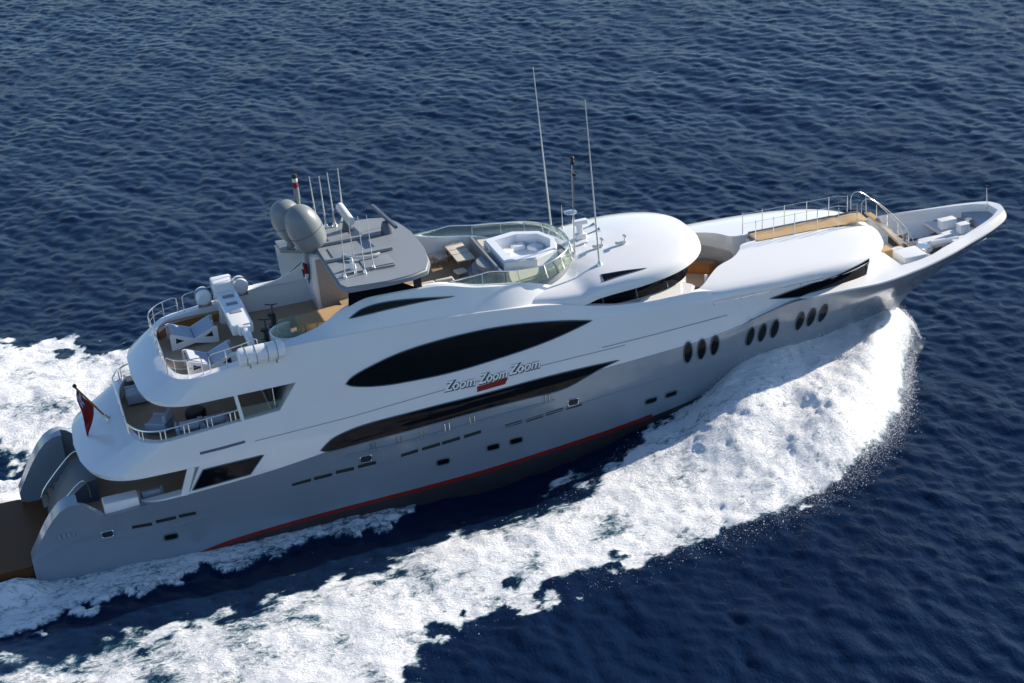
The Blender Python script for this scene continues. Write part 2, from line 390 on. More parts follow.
def window(up_l, lo_l, yf, name='window', m='glass', n=60, rim='seal', off=.018, sides=(-1, 1), rr=.028):
    for s in sides:
        w = obj(name, strip(up_l, lo_l, yf, n, 8, off, s), m, Y)
        if rim:
            a = resample(up_l, n); b = resample(lo_l, n)
            loop = list(a)+list(b[::-1])
            pts = []
            for x, z in loop:
                p = Vector((x, s*(yf(x, z)+off*.6), z))
                if not pts or (p-pts[-1]).length > .03: pts.append(p)
            if (pts[0]-pts[-1]).length < .03: pts.pop()
            bm = NB(); add_tube(bm, pts, rr, 6, closed=True); obj('window_frame', bm, rim, w)
window(smooth_poly([(-10.943, 3.45), (-10.47, 3.838), (-9.958, 4.023), (-8.87, 4.213), (-7.122, 4.265), (-5.492, 4.328), (-4.083, 4.355), (-2.522, 4.422), (-0.851, 4.513), (1.25, 4.558), (2.803, 4.538)], 70), smooth_poly([(-10.943, 3.45), (-10.678, 3.318), (-10.102, 3.318), (-8.984, 3.379), (-6.594, 3.465), (-3.821, 3.619), (-1.72, 3.697), (-0.04, 3.682), (0.819, 3.926), (1.839, 4.327), (2.803, 4.538)], 70), yM, n=70)
window(smooth_poly([(-9.4, 6.156), (-9.192, 6.386), (-8.47, 6.656), (-6.854, 7.06), (-4.483, 7.232), (-2.085, 7.207), (0.305, 6.898), (1.786, 6.594)], 70), smooth_poly([(-9.4, 6.156), (-9.162, 5.985), (-8.181, 5.76), (-7.041, 5.663), (-4.717, 5.626), (-2.281, 5.845), (-0.651, 6.042), (0.679, 6.303), (1.786, 6.594)], 70), yU, n=70)
window([(-15.984, 3.792), (-13.373, 3.847)], [(-16.569, 2.945), (-14.051, 3.093)], yU, n=24)
window(smooth_poly([(10.2, 5.838), (11.598, 5.944), (12.976, 6.119), (14.348, 6.276), (15.572, 6.345)], 40), smooth_poly([(10.2, 5.838), (11.233, 5.58), (12.303, 5.455), (14.201, 5.383), (15.472, 5.518)], 40), lambda x, z: yF(x, z), n=40)
window(smooth_poly([(-8.785, 8.871), (-8.11, 9.225), (-6.877, 9.252), (-5.189, 9.037), (-4.093, 8.867)], 30), smooth_poly([(-8.785, 8.871), (-7.428, 8.928), (-6.097, 8.949), (-5.209, 8.937), (-4.093, 8.867)], 30), yT, n=30)
window(smooth_poly([(2.672, 8.258), (3.516, 8.294), (4.656, 8.271)], 16), smooth_poly([(2.59, 8.106), (3.41, 8.197), (4.656, 8.271)], 16), lambda x, z: shell_y(R_L, x, z), n=16)

def oval(cx, cz, rx, rz, yf, name, m, frame=None, n=26, sq=2., sides=(-1, 1), off=.018):
    for s in sides:
        pts = []
        for k in range(n):
            a = 2*math.pi*k/n; ca, sa = math.cos(a), math.sin(a)
            x = cx+rx*math.copysign(abs(ca)**(2/sq), ca); z = cz+rz*math.copysign(abs(sa)**(2/sq), sa)
            pts.append(Vector((x, s*(yf(x, z)+off), z)))
        bm = NB(); c = bm.verts.new((cx, s*(yf(cx, cz)+off), cz)); vs = [bm.verts.new(p) for p in pts]
        for k in range(n): bm.faces.new((c, vs[k], vs[(k+1) % n]))
        o = obj(name, bm, m, Y)
        if frame:
            bm = NB(); add_tube(bm, pts, .03, 6, closed=True); obj('porthole_frame', bm, frame, o)
for x, z in [(6.087, 4.116), (6.762, 4.106), (7.41, 4.136), (9.256, 4.059), (9.881, 4.083), (10.514, 4.115), (11.809, 4.165), (12.385, 4.226), (12.983, 4.3)]:
    oval(x, z, .215, .56, yH, 'porthole', 'glass', 'seal')
for x, z in [(4.35, 1.927), (5.389, 1.936), (-5.646, 1.503), (-3.32, 1.65), (-2.237, 1.691), (-17.793, 0.877)]:
    oval(x, z, .30, .15, yH, 'hull_port', 'glass', 'seal', sq=4)
for x, z in [(-20.359, 1.683), (-9.031, 2.526), (0.536, 2.963)]:
    oval(x, z, .25, .17, yH, 'fairlead', 'dark', 'steel', sq=4)
for a, b in [((-19.317, 1.753), (-18.476, 1.716)), ((-18.298, 1.774), (-17.445, 1.783)), ((-17.314, 1.8), (-16.588, 1.788)), ((-12.373, 2.06), (-11.528, 2.115)), ((-11.393, 2.13), (-10.592, 2.146)), ((-10.408, 2.2), (-9.606, 2.192)), ((-9.423, 2.22), (-8.614, 2.236)), ((-7.482, 2.272), (-6.704, 2.35)), ((-6.522, 2.354), (-5.695, 2.421)), ((-5.603, 2.421), (-4.773, 2.488)), ((-4.589, 2.492), (-3.798, 2.569)), ((-2.69, 2.541), (-1.893, 2.592)), ((-1.707, 2.569), (-0.902, 2.641)), ((-0.761, 2.656), (0.049, 2.726)), ((0.191, 2.714), (0.956, 2.745))]:
    for s in (-1, 1):
        bm = strip([(a[0], a[1]+.09), (b[0], b[1]+.09)], [(a[0], a[1]-.07), (b[0], b[1]-.07)], yH, 10, 2, .012, s)
        obj('scupper_slot', bm, 'dark', Y)
def line(pts, yf, w, name, m, off=.008, parent=None, sides=(-1, 1)):
    p = np.array(pts)
    for s in sides:
        obj(name, strip(p+[0, w/2], p-[0, w/2], yf, max(10, len(p)*8), 1, off, s), m, parent or Y)
# red boot stripe, rub line and panel grooves
xs = np.linspace(-17.6, 8, 80); zr = stab((-18, -.62), (-15.2, -.02), (-11, .26), (-6, .42), (3, .95), (12, 1.6))(xs)
line([q for q in zip(xs, zr) if q[0] < 4.6], yH, .19, 'boot_stripe', 'red', .012, hull)
bm = strip(np.stack([xs, zr-.08], 1), np.stack([xs, np.minimum(zr*0-.95, zr-.2)], 1), yH, 80, 4, .008, -1); obj('bottom_paint', bm, 'black', hull)
bm = strip(np.stack([xs, zr-.08], 1), np.stack([xs, np.minimum(zr*0-.95, zr-.2)], 1), yH, 80, 4, .008, 1); obj('bottom_paint', bm, 'black', hull)
for s in (-1, 1):
    pts = [Vector((x, s*(yH(x, z)+.005), z)) for x, z in resample([(-20.517, 1.352), (-17.336, 1.365), (-13.791, 1.958), (-8.627, 2.112), (-4.319, 2.423), (0.958, 2.799), (3.763, 2.994), (7.844, 3.097)], 60)]
    bm = NB(); add_tube(bm, pts, .028, 6); obj('rub_rail', bm, 'grey', hull)
line(resample([(-13.625, 4.545), (-9.46, 4.667), (-4.948, 4.965), (-0.825, 5.065), (3.153, 5.173)], 50), yU, .035, 'panel_groove', 'groove')
line(resample([(2.087, 5.286), (4.831, 5.372), (8.055, 5.53)], 30), yU, .04, 'panel_groove', 'groove')
line(resample([(-15.982, 4.536), (-15.039, 4.559), (-14.042, 4.618)], 12), yU, .12, 'panel_groove', 'seal')
# long crease moulding along the sundeck knuckle
for s in (-1, 1):
    x = np.linspace(-11.6, .2, 50)
    pts = [Vector((q, s*(float(U_L[-1].half(q))+.0), float(U_L[-1].z(q))-.02)) for q in x]
    bm = NB(); add_tube(bm, pts, .045, 6, taper=.01); obj('knuckle_moulding', bm, 'white', Y)
# name lettering ---------------------------------------------------
def text_mesh(s, size, depth, bold):
    cu = bpy.data.curves.new('lettering', 'FONT'); cu.body = s; cu.size = size; cu.extrude = depth; cu.shear = .35; cu.offset = bold
    o = bpy.data.objects.new('lettering', cu); COL.objects.link(o); bpy.context.view_layer.update()
    me = bpy.data.meshes.new_from_object(o.evaluated_get(bpy.context.evaluated_depsgraph_get()))
    bpy.data.objects.remove(o); return me
for s in (-1, 1):
    words = [((-5.255, 4.873), (-3.784, 4.866)), ((-3.692, 4.868), (-2.317, 4.908)), ((-2.309, 4.977), (-0.782, 5.031))]
    if s == 1: words = [words[2], words[1], words[0]]
    for (wi, (a, b)) in enumerate(words):
        x0, x1 = (a[0], b[0]) if s < 0 else (b[0], a[0]); z0, zz1 = (a[1], b[1]) if s < 0 else (b[1], a[1])
        for nm, mm, dd, off, grow in (('lettering_edge', 'lshade', .004, .012, .0), ('name_lettering', 'letter', .004, .024, 0)):
            me = text_mesh('Zoom', .62, dd, .042 if nm == 'lettering_edge' else .012)
            co = np.array([v.co for v in me.vertices]); w = co[:, 0].max()-co[:, 0].min(); co[:, 0] = (co[:, 0]-co[:, 0].min())/w
            sc = 1.0 if nm == 'name_lettering' else 1.0
            dx, dz = (.012, -.02) if nm == 'lettering_edge' else (0, 0)
            for v, c in zip(me.vertices, co):
                X = x0+(x1-x0)*c[0] + dx*(-s); Z = z0+(zz1-z0)*c[0]+c[1]*.95+dz
                v.co = (X, s*(yU(X, Z)+off+c[2]), Z)
            link(nm, me, mm, Y)
    sw = [(-3.724, 4.644), (-2.377, 4.805), (-3.745, 4.486), (-2.307, 4.652)] if False else None
    q = [(-3.752, 4.766), (-2.323, 4.863), (-3.786, 4.518), (-2.497, 4.602)]
    if s < 0: obj('name_swoosh', strip([q[0], q[1]], [q[2], q[3]], yU, 12, 2, .016, -1), 'red', Y)
    else: obj('name_swoosh', strip([q[0], q[1]], [q[2], q[3]], yU, 12, 2, .016, 1), 'red', Y)

# ------------------------------------------------------------------ decks
def deck(name, half_l, z, m, zf=None, parent=None, x0=None, x1=None, d=.04):
    l = half_l; a = l.a if x0 is None else x0; f = l.f if x1 is None else x1
    bm = NB(); xs = a+(f-a)*(.5-.5*np.cos(np.linspace(0, math.pi, 50)))
    hs = l.half(np.clip(xs, l.a+.001, l.f-.001))
    A = [bm.verts.new((x, -max(h-.012, .01), z)) for x, h in zip(xs, hs)]; B = [bm.verts.new((x, max(h-.012, .01), z)) for x, h in zip(xs, hs)]
    for i in range(len(xs)-1): bm.faces.new((A[i], A[i+1], B[i+1], B[i]))
    bmesh.ops.solidify(bm, geom=bm.faces[:], thickness=-d) if False else None
    return obj(name, bm, m, parent or Y)
deck('sundeck_floor', WELL_S, 7.235, 'teak', x1=-8.3)
xm = np.linspace(-8.3, -1.3, 30); hm = WELL_S.half(xm)-.012
bm = NB(); add_prism(bm, [(x, -h) for x, h in zip(xm, hm)]+[(x, h) for x, h in zip(xm[::-1], hm[::-1])], 7.23, 7.85); obj('raised_deck', bm, 'teak', Y)
deck('upper_deck_floor', Lv(c_(0), c_(3.78), -18.55, -12.3, La=2., nA=3.2, Lf=.2, nF=4), 4.715, 'teak')
obj('main_deck_floor', prism([(-21.2, -3.74), (-15.02, -3.84), (-15.02, 3.84), (-21.2, 3.74)], 2.0, 2.015), 'teak', Y)
bm = prism(WELL_P, 5.4, 5.415); obj('bridge_well_floor', bm, 'teak', Y)
xw = np.linspace(17.36, 21.7, 30); yw = np.maximum(np.minimum(stab(*[(p[0], -p[1]) for p in WELL_B[:len(WELL_B)//2]])(xw), hull_y(xw, 4.62)-.1)-.01, .02)
bm = NB(); add_prism(bm, [(a, -b) for a, b in zip(xw, yw)]+[(a, b) for a, b in zip(xw[::-1], yw[::-1])], 4.61, 4.64); obj('bow_deck_floor', bm, 'wcush', Y)
for s in (-1, 1):     # white lining inside the bow bulwark
    bm = NB(); xl = np.linspace(17.36, 22.88, 50); wb_ = stab(*[(p[0], -p[1]) for p in WELL_B[:len(WELL_B)//2]])(xl); G_ = []
    zlo = np.interp(xl, [21.2, 22.9], [4.63, 5.2])
    for fr in (0, .35, .7, 1):
        zz = zlo+(5.58-zlo)*fr
        yy = np.maximum(np.minimum(wb_, hull_y(xl, np.minimum(zz, 5.3))-.1 if fr < 1 else wb_)-.015, .01)
        G_.append([bm.verts.new((x, s*q, z)) for x, q, z in zip(xl, yy, zz)])
    for A_, B_ in zip(G_, G_[1:]):
        for i in range(len(xl)-1): bm.faces.new((A_[i], A_[i+1], B_[i+1], B_[i]))
    obj('bulwark_lining', bm, 'white', bw_)
# aft bulkheads (glass doors) of each deck house
def bulkhead(x, hw, z0, z1, n):
    o = obj('aft_bulkhead', box((x, 0, (z0+z1)/2), (.08, 2*hw, z1-z0)), 'glass', Y)
    bm = NB()
    for i in range(n+1):
        y = -hw+.05+(2*hw-.1)*i/n; add_box(bm, (x-.05, y, (z0+z1)/2), (.05, .07, z1-z0))
    add_box(bm, (x-.05, 0, z0+.05), (.045, 2*hw, .1)); add_box(bm, (x-.05, 0, z1-.05), (.045, 2*hw, .1))
    obj('door_frame', bm, 'steel', o)
bulkhead(-15.08, 3.83, 2.02, 3.97, 6)
bulkhead(-12.42, 3.74, 4.73, 6.71, 6)
# side glass panel and post of the upper aft deck
for s in (-1, 1):
    bm = NB(); add_tube(bm, [(-13.95, s*3.98, 5.45), (-14.1, s*3.98, 6.8)], .085, 10); obj('deck_post', bm, 'white', Y)
    bm = NB(); add_box(bm, (-13.1, s*3.98, 5.83), (1.7, .03, .5)); obj('side_screen', bm, 'scr', Y)
    bm = NB(); add_prism(bm, [(-17.1, 2.8), (-16.78, 2.8), (-16.3, 3.99), (-16.62, 3.99)], s*4.27-.06, s*4.27+.06, 'y'); obj('fashion_plate', bm, 'white', Y)

# ------------------------------------------------------------------ stern
wt = NB()
pl = [(-20.6, -2.72), (-23.4, -2.72), (-23.62, -3.3), (-25.6, -3.35), (-26.3, -3.0), (-26.6, -2.2), (-26.75, 0)]
add_prism(wt, pl[:-1]+[pl[-1]]+[(x, -y) for x, y in pl[:-1]][::-1], .1, .58)
bmesh.ops.bevel(wt, geom=[e for e in wt.edges if abs(e.verts[0].co.z-e.verts[1].co.z) < .01], offset=.05, segments=2, affect='EDGES')
obj('swim_platform', wt, 'wet', Y)
tr = NB()   # curved transom with garage door and two flights of stairs
prof = [(-22.6, .5), (-22.45, 1.0), (-21.9, 1.9), (-21.3, 2.6), (-20.7, 3.0), (-20.3, 3.05), (-20.3, .5)]
add_prism(tr, prof, -1.45, 1.45, 'y'); obj('transom_garage', tr, 'transom', Y)
for s in (-1, 1):
    st = NB()
    for k in range(6): add_box(st, (-22.55+k*.31, s*2.15, .5+.13*(k+1)), (.32, 1.3, .26*(k+1)))
    o = obj('transom_stair', st, 'transom', Y)
    bm = NB()
    for k in range(6): add_box(bm, (-22.56+k*.31, s*2.15, .5+.26*(k+1)+.012), (.27, 1.2, .02))
    obj('stair_tread', bm, 'teak', o)
    bm = NB(); add_tube(bm, smooth_poly([(-22.7, s*1.52, 1.3), (-22.5, s*1.52, 1.75), (-21.0, s*1.52, 3.2), (-20.7, s*1.52, 3.1), (-20.65, s*1.52, 2.3)], 24), .03, 8); obj('stair_rail', bm, 'steel', Y)
    bm = NB(); add_box(bm, (-19.55, s*3.62, 2.75), (1.5, .75, .62), bev=.08); obj('bulwark_locker', bm, 'white', Y)
    # chrome fairleads on the wing
    for k in range(4):
        bm = NB(); x = -22.3+k*.2; z = 1.95+k*.03; add_tube(bm, [(x, s*(yH(x, z)+.02), z-.1), (x, s*(yH(x, z+.1)+.02), z+.1)], .045, 8)
        obj('mooring_roller', bm, 'steel', Y)
    bm = NB(); kp = smooth_poly([(-23.4, .95), (-23.1, 1.0), (-22.6, 1.25), (-21.4, 1.7), (-19.5, 1.9)], 40)
    add_tube(bm, [(x, s*(yH(x, z)+.004), z) for x, z in kp], .05, 6, taper=.01); obj('wing_knuckle', bm, 'grey', hull)

# ------------------------------------------------------------------ rails
def rail(path, h, name='guard_rail', post=.55, r=.022, mid=True, twin=False, lean=(0, 0), base=None, posts=None):
    p = np.array(path, float); bm = NB()
    top = p.copy(); top[:, 2] += h
    pts = [p[0]+[0, 0, 0]] + [p[0]*.1+top[0]*.9] + list(top[1:-1]) + [p[-1]*.1+top[-1]*.9, p[-1]]
    add_tube(bm, pts, r*1.15, 8); o = obj(name, bm, 'steel', Y)
    if mid:
        bm = NB(); md = p.copy(); md[:, 2] += h*.5; add_tube(bm, md, r*.7, 6); obj('mid_rail', bm, 'steel', o)
    if posts:
        q = resample(p, posts+2)[1:-1]
        for c in q:
            bm = NB(); add_tube(bm, [c, c+[0, 0, h]], r*.9, 6); obj('rail_post', bm, 'steel', o)
    return o
def plan_path(l, x0, x1, side, zf, d, n=26, wrap=None):
    # path along a level outline, inset by d, from x0 to x1 on one side
    x = np.linspace(x0, x1, n); return [(float(a), side*max(float(l.half(a))-d, 0), float(zf(a))) for a in x]
L2, L4 = U_L[3], U_L[-1]
def outline_path(l, zf, d, xfwd, n=200):
    s = .5-.5*np.cos(np.linspace(0, math.pi/1.0, n)); x = l.a+d+(xfwd-l.a-d)*np.linspace(0, 1, n)**2.2
    hh = l.half(x-d*.0); hh = np.maximum(hh-d*(hh/ (hh.max())), 0); hh[0] = 0
    half = [(float(a), float(b), float(zf(a))) for a, b in zip(x, hh)]
    full = [(a, -b, c) for a, b, c in half[::-1]] + half[1:]
    return full
ud = resample(outline_path(L2, lambda x: 5.28+max(0, x+17.3)*.06, .18, -13.9), 240)
bm = NB(); add_tube(bm, [p+[0, 0, .5] for p in ud], .04, 8); udr = obj('upper_deck_rail', bm, 'steel', Y)
tot = 240
for k in range(5, 240, 15):
    for d in (0, 3):
        if k+d < 240:
            bm = NB(); p = ud[k+d]; add_tube(bm, [p-[0, 0, .05], p+[0, 0, .5]], .03, 6); obj('rail_post', bm, 'steel', udr)
sdp = resample(outline_path(L4, lambda x: float(L4.z(x)), .2, -12.6), 300)
# split the sundeck rail into separate hoops
segs = [(4, 52), (56, 98), (102, 148), (152, 198), (202, 246), (250, 296)]
for a, b in segs: rail([sdp[i] for i in range(a, b, 3)], .78, 'sundeck_rail', posts=2)
# main-deck posts under the long side window
for s in (-1, 1):
    for x, z in [(-8.76, 2.963), (-7.589, 2.987), (-6.5, 3.035), (-5.402, 3.107), (-4.253, 3.169), (-0.764, 3.354)]:
        for d in (0, .2):
            bm = NB(); add_tube(bm, [(x+d, s*(yM(x+d, z-.1)+.05), z-.1), (x+d, s*(yM(x+d, z+.3)+.05), z+.3)], .028, 6); obj('side_rail_post', bm, 'steel', Y)
    q = [(-9.925, 2.914), (-7.46, 2.928), (-5.179, 3.05), (-2.871, 3.174), (-0.298, 3.285)]
    bm = NB(); add_tube(bm, [(a, s*(yM(a, b)+.07), b) for a, b in resample(q, 30)], .02, 6); obj('side_hand_rail', bm, 'steel', Y)
# hand rail on the foredeck house
def f_top(x, y): 
    # height of the foredeck house roof
    zs = [(float(l.half(x)), float(l.z(x))) for l in F_L[4:]]; zs.sort()
    return float(np.interp(abs(y), [a for a, _ in zs], [b for _, b in zs]))
for s in (-1, 1):
    p = [(7.394, -4.414), (8.675, -4.454), (10.149, -4.406), (11.662, -4.306), (12.781, -4.233)]
    pts = [(x, y*(-s), f_top(x, y)+.11) for x, y in p]
    bm = NB(); add_tube(bm, pts, .022, 6); o = obj('roof_hand_rail', bm, 'steel', Y)
    for q in pts:
        bm = NB(); add_tube(bm, [(q[0], q[1], q[2]-.13), q], .016, 6); obj('rail_foot', bm, 'steel', o)

# ------------------------------------------------------------------ bridge house, well and roof gear
core = Lv(c_(0), c_(3.3), 1.9, 7.55, La=.5, nA=4, Lf=4.3, nF=2.4)
obj('bridge_house', plan_prism(core, 5.3, 6.85), 'white', Y)
bg_ = obj('bridge_windows', plan_prism(core.inset(-.10, 0, da=0), 6.85, 8.1), 'glass', Y)
for s in (-1, 1):
    for xx in (2.6, 4.2, 5.8, 6.9):
        yy = float(core.half(xx))+.11; bm = NB(); add_tube(bm, [(xx, s*yy, 6.9), (xx-.12, s*yy, 8.05)], .035, 6); obj('window_mullion', bm, 'seal', bg_)
    # wing bulwark fairing on each side of the well, the post and the varnished door beside it
    bm = NB(); add_prism(bm, [(4.6, 3.1), (5.5, 2.9), (6.75, 2.4), (7.1, 3.0), (6.7, 3.7), (5.4, 3.84), (3.9, 3.72)] if s > 0 else [(4.6, -3.1), (5.5, -2.9), (6.75, -2.4), (7.1, -3.0), (6.7, -3.7), (5.4, -3.84), (3.9, -3.72)], 5.42, 6.78)
    bmesh.ops.bevel(bm, geom=[e for e in bm.edges if e.verts[0].co.z > 6.7 and e.verts[1].co.z > 6.7], offset=.08, segments=2, affect='EDGES'); obj('wing_fairing', bm, 'white', Y)
    bm = NB(); add_box(bm, (7.12, s*2.9, 6.05), (.06, .75, 1.2), rz=s*-.7, bev=.02); obj('wing_door', bm, 'varn', Y)
    bm = NB(); add_tube(bm, [(7.75, s*2.75, 5.42), (7.75, s*2.75, 7.0)], .06, 10); obj('well_post', bm, 'white', Y)
bm = NB(); add_prism(bm, [(8.6, 1.9), (9.35, 1.55), (9.85, .9), (9.35, .65), (8.9, 1.05), (8.3, 1.4)], 5.42, 5.9); bmesh.ops.bevel(bm, geom=bm.edges[:], offset=.05, segments=2, affect='EDGES'); obj('curved_bench', bm, 'varn', Y)
bm = NB(); add_prism(bm, [(8.6, -1.9), (9.35, -1.55), (9.85, -.9), (9.35, -.65), (8.9, -1.05), (8.3, -1.4)], 5.42, 5.9); bmesh.ops.bevel(bm, geom=bm.edges[:], offset=.05, segments=2, affect='EDGES'); obj('curved_bench', bm, 'varn', Y)
for k in range(5):
    bm = box((10.45+k*.19, 0, 5.42+.16*(k+1)), (.2, .8, .32*(k+1))); o = obj('well_step', bm, 'white', Y)
    obj('step_tread', box((10.45+k*.19, 0, 5.42+.32*(k+1)+.012), (.17, .76, .02)), 'gold', o)
# teak walkway down the foredeck house roof, with stanchions on both sides
bm = NB(); xs = np.linspace(11.28, 17.0, 24); A = []
for x in xs: A.append([bm.verts.new((x, y, f_top(x, y)+.012+dz)) for y, dz in ((-.62, 0), (-.62, .03), (.40, .03), (.40, 0))])
for a, b in zip(A, A[1:]):
    for j in range(3): bm.faces.new((a[j], a[j+1], b[j+1], b[j]))
obj('roof_walkway', bm, 'gold', Y)
bm = NB(); add_tube(bm, [(x, .47, f_top(x, .4)+.05) for x in xs], .06, 6); obj('walkway_edge', bm, 'seal', Y)
for yy, xx in ((-.68, (11.13, 12.03, 13.1, 14.25, 15.35, 16.3)), (.52, (11.0, 12.0, 13.13, 14.28, 15.43, 16.4))):
    bm = NB(); add_tube(bm, [(x, yy, f_top(x, yy)+1.02) for x in np.linspace(xx[0], xx[-1], 12)], .008, 5); o = obj('walkway_lifeline', bm, 'steel', Y)
    bm = NB(); add_tube(bm, [(x, yy, f_top(x, yy)+.52) for x in np.linspace(xx[0], xx[-1], 12)], .007, 5); obj('walkway_lifeline', bm, 'steel', Y)
    for x in xx:
        bm = NB(); add_tube(bm, [(x, yy, f_top(x, yy)-.02), (x+.06, yy, f_top(x, yy)+1.06)], .022, 8); obj('stanchion', bm, 'steel', Y)
# bridge roof: whips, signal mast with radar platform, horns and a deck light
def r_top(x, y):
    zs = [(float(l.half(x)), float(l.z(x))) for l in R_L[2:]]; zs.sort()
    return float(np.interp(abs(y), [a for a, _ in zs], [b for _, b in zs]))
def whip(base, top, r=.03, name='whip_antenna', foot=True):
    bm = NB(); add_tube(bm, [base, tuple(np.array(base)*.5+np.array(top)*.5), top], r, 7, taper=r*.35); o = obj(name, bm, 'whip', Y)
    if foot:
        bm = NB(); add_lathe(bm, [(0, -.05), (r*3, -.05), (r*2.6, .06), (r*1.5, .16), (0, .16)], base, 10); obj('antenna_foot', bm, 'steel', o)
for q in [(2.816, 4.157, 8.7, 2.665, 4.198, 15.86), (2.873, -2.449, 8.7, 2.838, -2.439, 16.048), (2.926, 2.735, 8.7, 2.972, 2.723, 9.541)]:
    b = list(q[:3]); b[2] = r_top(b[0], b[1]); whip(b, q[3:], .045 if q[5]-q[2] > 3 else .025)
q = [(2.219, -0.977, 8.75, 2.477, -1.047, 13.08)][0]
mz = r_top(q[0], q[1]); mb = (q[0], q[1], mz); mt = np.array(q[3:])
mast = tag(obj('signal_mast', (lambda b: (add_tube(b, [mb, tuple(mt)], .05, 8, taper=.035), b)[1])(NB()), 'steel', Y), None)
bm = NB(); add_lathe(bm, [(0, 0), (.28, 0), (.3, .05), (.12, .1), (0, .1)], (mb[0]-.02, mb[1], mb[2]+(mt[2]-mz)*.44), 16); obj('mast_platform', bm, 'steel', mast)
bm = NB(); add_lathe(bm, [(0, 0), (.09, 0), (.11, .1), (.07, .2), (.1, .3), (.06, .38), (0, .38)], tuple(mt-np.array([0, 0, .3])), 12); obj('mast_lamp', bm, 'dark', mast)
bm = NB(); add_box(bm, tuple(mt-np.array([.0, .0, .75])), (.14, .35, .14), bev=.03); obj('mast_camera', bm, 'dark', mast)
gx, gy = 3.05, .55; gz = r_top(gx, gy)
bm = NB(); add_box(bm, (gx, gy, gz+.12), (.5, .4, .26), bev=.05); add_box(bm, (gx, gy, gz+.45), (.25, .25, .5), bev=.05); add_box(bm, (gx+.05, gy, gz+.78), (.7, .3, .22), bev=.06); obj('searchlight', bm, 'white', Y)
for k in (-1, 1):
    bm = NB(); add_lathe(bm, [(0, 0), (.04, 0), (.05, .35), (.12, .6), (0, .55)], (gx+.2, gy-.15+k*.35, gz+.32), 12, Matrix.Rotation(R(80), 4, 'Y')); obj('air_horn', bm, 'steel', Y)
for (x, y) in ((4.35, -1.25), (3.35, -1.0)):
    z = r_top(x, y); bm = NB(); add_box(bm, (x, y, z+.1), (.5, .16, .1), bev=.03); add_tube(bm, [(x+.2, y, z), (x+.2, y, z+.35)], .035, 6); obj('roof_fitting', bm, 'whip', Y)
    bm = NB(); add_box(bm, (x+.2, y, z+.37), (.12, .3, .08), bev=.02); obj('roof_lamp', bm, 'steel', Y)

# ------------------------------------------------------------------ sundeck: spa, screen, hardtop
FL = 7.235
sp = NB()   # raised spa platform with curved steps on its aft side
hw = WELL_S.inset(.015, 0, .02, 0)
xs = np.linspace(-1.5, 2.06, 30); half = [(float(x), float(hw.half(x))) for x in xs[:-1]]
add_prism(sp, [(a, -b) for a, b in half] + [(2.07, 0)] + [(a, b) for a, b in half[::-1]], FL-.02, 8.46); obj('spa_platform', sp, 'lgrey', Y)
bm = NB(); add_prism(bm, [(-1.66, -2.5), (-1.5, -2.5), (-1.5, 2.5), (-1.66, 2.5)], 7.86, 9.0); bmesh.ops.bevel(bm, geom=bm.edges[:], offset=.03, segments=2, affect='EDGES'); obj('spa_parapet', bm, 'lgrey', Y)
for k in range(4):
    st = NB(); rr = 2.2-.4*k; a = np.linspace(-math.pi/2, math.pi/2, 24); h0 = 7.853+.25*k
    add_prism(st, [(-1.68-rr*.5*math.cos(t), -.5+rr*.8*math.sin(t)) for t in a], h0-.005, h0+.246)
    o = obj('spa_step', st, 'lgrey', Y)
# octagonal tub: thick rim, basin carved out
tub = NB(); T0 = [(-1.25, -1.55), (-1.25, 1.55), (.2, 1.85), (1.35, 1.25), (1.75, 0), (1.35, -1.25), (.2, -1.85)]
add_prism(tub, T0[::-1], 8.4, 9.12); bmesh.ops.bevel(tub, geom=[e for e in tub.edges if e.verts[0].co.z > 9.1 and e.verts[1].co.z > 9.1], offset=.07, segments=3, affect='EDGES')
tub = obj('hot_tub', tub, 'tub', Y)
basin = NB(); add_prism(basin, [(x*.76+.12, y*.74) for x, y in T0[::-1]], 8.55, 9.5)
seat = NB(); add_prism(seat, [(x*.5+.15, y*.45) for x, y in T0[::-1]], 8.3, 9.5)
carve(tub, [basin, seat]) if False else carve(tub, [basin])
for ang in range(0, 360, 60):
    bm = NB(); c = (.18+.78*math.cos(R(ang+30)), .95*math.sin(R(ang+30)), 8.66); add_box(bm, c, (.5, .62, .24), rz=R(ang+30), bev=.09); obj('tub_seat', bm, 'tub', tub)
for s in (-1, 1):
    bm = NB(); add_prism(bm, [(-1.3, s*1.75), (-.1, s*2.05), (.9, s*1.75), (.9, s*2.25), (.2, s*2.65), (-1.3, s*2.85)], 8.465, 8.68); bmesh.ops.bevel(bm, geom=bm.edges[:], offset=.05, segments=2, affect='EDGES'); obj('sun_pad', bm, 'fab', Y)
    bm = NB(); add_prism(bm, [(1.0, s*1.72), (1.45, s*1.35), (1.7, s*1.0), (1.85, s*1.1), (1.5, s*1.75), (1.0, s*2.2)], 8.465, 8.66); obj('sun_pad', bm, 'fab', Y)
# tinted wind screen round the spa
def well_loop(d, x0, n=90):
    l = WELL_S; t = np.linspace(0, 1, n); x = x0+(l.f+d-x0)*(1-(1-t)**2.2); h = l.half(np.clip(x-d*.9, l.a, l.f-1e-4))+d
    h = h*np.clip((l.f+d-x)/.04, 0, 1)**.5; p = [(float(a), -float(b)) for a, b in zip(x, h)]
    return p + [(a, -b) for a, b in p[::-1][1:]]
P0 = well_loop(.16, -4.6); P1 = well_loop(.02, -4.5); bm = NB(); V = []
def scr_z(x): return float(np.interp(x, [-4.6, -3, -1.2, .2, 2.3], [9.38, 9.03, 8.72, 8.62, 8.7]))
for (a, b), (c, d) in zip(P0, P1):
    hh = .55*float(np.clip((a+4.6)/2.2, .02, 1))
    V.append((bm.verts.new((a, b, scr_z(a)-.03)), bm.verts.new((c, d, scr_z(a)+hh))))
for p, q in zip(V, V[1:]): bm.faces.new((p[0], q[0], q[1], p[1]))
